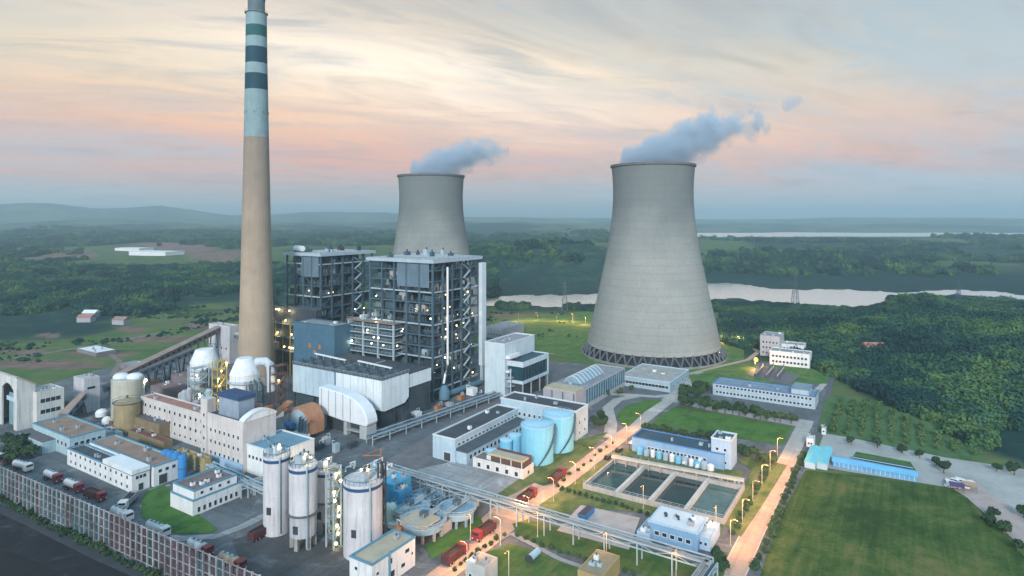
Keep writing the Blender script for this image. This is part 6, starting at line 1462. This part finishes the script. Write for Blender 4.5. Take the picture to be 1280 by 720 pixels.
for k, (px, py, m_, lb) in enumerate(((767, 563, M('car_black', (.02, .02, .024), rough=.3), 'small black car on the left road near the launder end'), (753, 572, M('car_black'), 'small black car on the left road, nearer than the other'))):
    o = car(lb, m_, None); o.location = G(px, py)+V*-2.2; o.rotation_euler = (0, 0, YAW)

# ================================================================== street lamps
def street_lamp(label, group, hgt=7.2, power=2600):
    t = thing('street_lamp', label, 'street lamp', (0, 0, 0), 0, group)
    mb = MB(); mb.tube([(0, 0, 0), (0, 0, hgt)], [.10, .06], M('lamp_post', (.55, .50, .42), var=.1), 8); mb.lathe([(.25, 0), (.25, .5)], CONCR, 8); mb.build('pole', t)
    mb = MB(); mb.tube([(0, 0, hgt-.3), (.7, 0, hgt+.2), (1.7, 0, hgt+.3)], .06, MATS['lamp_post'], 6); mb.build('arm', t)
    mb = MB(); mb.box(1.4, 2.0, -.14, .14, hgt+.24, hgt+.42, DSTEEL); o = mb.build('lamp_head', t); mb = MB(); mb.box(1.45, 1.95, -.11, .11, hgt+.14, hgt+.23, LAMPO); mb.build('bulb', o)
    point(t, (1.75, 0, hgt-.3), power, (1, .46, .17)); return t
l0 = street_lamp('lit lamp post with one arm along the left road', 'street lamps along the left road'); first = True
for u in np.linspace(-58, 62, 9):
    o = l0 if first else copy_tree(l0); first = False; o.location = RA+U*float(u)+V*(-4.6); o.rotation_euler = (0, 0, YAW+R(90))
for u in np.linspace(-45, 28, 6):
    o = copy_tree(l0, label='lit lamp post with one arm along the right road', group='street lamps along the right road'); o.location = RB+U*float(u)+V*3.6; o.rotation_euler = (0, 0, YAW-R(90))
l1 = street_lamp('lit lamp post on the lawns beside the pipe bridge and basin', 'street lamps by the basin', 7.2, 450); f1 = True
for px, py in ((672, 672), (758, 700), (804, 636), (895, 664), (636, 725), (845, 724), (588, 676)):
    o = l1 if f1 else copy_tree(l1, label='lit lamp post on the lawns beside the pipe bridge and basin', group='street lamps by the basin'); f1 = False; o.location = G(px, py); o.rotation_euler = (0, 0, YAW+R(180))
l2 = street_lamp('lit lamp post on the far road behind the cooling tower', 'street lamps on the far road', 6.5, 5000); f2 = True
for px, py in ((648, 402), (672, 401), (696, 402), (716, 402), (732, 406), (898, 428), (922, 432)):
    o = l2 if f2 else copy_tree(l2, label='lit lamp post on the far road behind the cooling tower', group='street lamps on the far road'); f2 = False; o.location = G(px, py); o.rotation_euler = (0, 0, rg.uniform(0, 6))
p = G(944, 462); t = thing('floodlight', 'strong orange floodlight on a short mast beside the grey house', 'floodlight', p); mb = MB(); mb.tube([(0, 0, 0), (0, 0, 5)], .15, STEEL, 8); mb.build('mast', t); lamp_part(t, (0, -.4, 5.8), LAMPO, 1.1, 6500, (1, .45, .12))

# ================================================================== far things
def pylon(px, py, top, label):
    p = G(px, py); h = H-(top-HY)*p.y/F; t = thing('pylon', label, 'pylon', p, 0, 'lattice pylons'); mb = MB(); w = h*.10
    def c(z, i): q = w*(1-z/h*.88); return (q*(1 if i in (0, 3) else -1), q*(1 if i < 2 else -1), z)
    lv_ = [h*k/7 for k in range(8)]
    for a, b in zip(lv_, lv_[1:]):
        for i in range(4): mb.beam(c(a, i), c(b, i), .28, STEEL); mb.beam(c(a, i), c(b, (i+1) % 4), .16, STEEL); mb.beam(c(a, (i+1) % 4), c(b, i), .16, STEEL)
    mb.build('mast', t)
    for z in (h*.72, h*.84, h*.95): mb = MB(); mb.beam((-h*.16, 0, z), (h*.16, 0, z), .3, STEEL); mb.build('cross_arm', t)
pylon(994, 388, 343, 'lattice pylon standing against the middle of the bright lake'); pylon(706, 392, 352, 'lattice pylon left of the nearer cooling tower'); pylon(1198, 385, 350, 'lattice pylon at the right by the far arm of the lake')
def far_box(name, label, cat, px, py, w, d, h, wm, rm, gable=False):
    p = G(px, py); p.z = float(height(np.array([p.x]), np.array([p.y]))[0])-.3; t = thing(name, label, cat, p, rg.uniform(-.4, .4)); mb = MB(); mb.box(-w/2, w/2, -d/2, d/2, 0, h, wm); mb.build('wall', t); mb = MB()
    mb.prism([(-d/2-.4, h), (d/2+.4, h), (0, h+(d*.3 if gable else .5))], 'x', -w/2-.4, w/2+.4, rm); mb.build('roof', t)
for k, (px, py, w, d, h, lb) in enumerate(((168, 320, 70, 40, 7, 'large white roofed works hall far off behind the left woods'), (196, 327, 95, 45, 8, 'longer white roofed works hall far off, right of the other'))): far_box('works_hall', lb, 'hall', px, py, w, d, h, WHITE, WHROOF)
for px, py, rm, lb in ((108, 402, REDROOF, 'small white cottage with red roof at the edge of the left woods'), (114, 396, WHROOF, 'small pale cottage touching the red roofed one at the left woods'), (152, 405, BRROOF, 'small brown roofed cottage on the field edge'), (1092, 452, REDROOF, 'small red roofed cottage at the foot of the wooded hill')):
    far_box('cottage', lb, 'house', px, py, 11, 8, 4.2, GREYW, rm, True)

# ================================================================== yard clutter: skids, crates, pipe stacks
rg = random.Random(404)
def skid(label, p, group, seed):
    r_ = random.Random(seed); t = thing('machine_skid', label, 'machine', p, YAW+r_.choice((0, R(90), .1)), group)
    a, b, c = r_.uniform(.8, 2.4), r_.uniform(.8, 2.2), r_.uniform(1.2, 4.2); mb = MB(); mb.box(-a, a, -b, b, .3, c, r_.choice((PSTEEL, STEEL, GREYW, WHITE, DSTEEL, RUST))); mb.build('casing', t)
    mb = MB(); mb.box(-a-.2, a+.2, -b-.2, b+.2, 0, .3, DKC); mb.build('plinth', t)
    mb = MB(); mb.tube([(a*.4, b*.2, c), (a*.4, b*.2, c+1), (a+.8, b*.2, c+1), (a+.8, b*.2, .2)], .22, r_.choice((WHROOF, PSTEEL, STEEL)), 8); mb.build('pipe', t, smooth=True); return t
areas = (('grey machine skid in the gap between the cream works house and the white flue duct', [(352, 562), (372, 566), (398, 562), (420, 566), (440, 560), (362, 556), (408, 556)]),
         ('machine skid at the feet of the white coned absorbers', [(282, 520), (296, 524), (318, 522), (332, 526), (348, 522), (268, 524), (336, 514), (356, 516)]),
         ('machine skid under the coal conveyors', [(190, 480), (206, 474), (222, 466), (240, 462), (252, 474), (178, 490), (266, 470), (160, 500), (214, 484)]),
         ('machine skid beside the foot of the boiler house', [(520, 520), (548, 514), (562, 508), (576, 500), (590, 494), (600, 500), (508, 528)]),
         ('machine skid on the yard among the offices at far left', [(136, 540), (146, 548), (130, 552), (118, 544), (216, 575), (142, 536)]),
         ('machine skid among the thickener tanks', [(504, 668), (552, 664), (548, 640), (590, 634), (498, 660)]))
for lb, ps in areas:
    for k, q in enumerate(ps): skid(lb, G(*q), lb.replace('machine skid', 'machine skids').replace('grey ', ''), int(q[0]*13+q[1]))
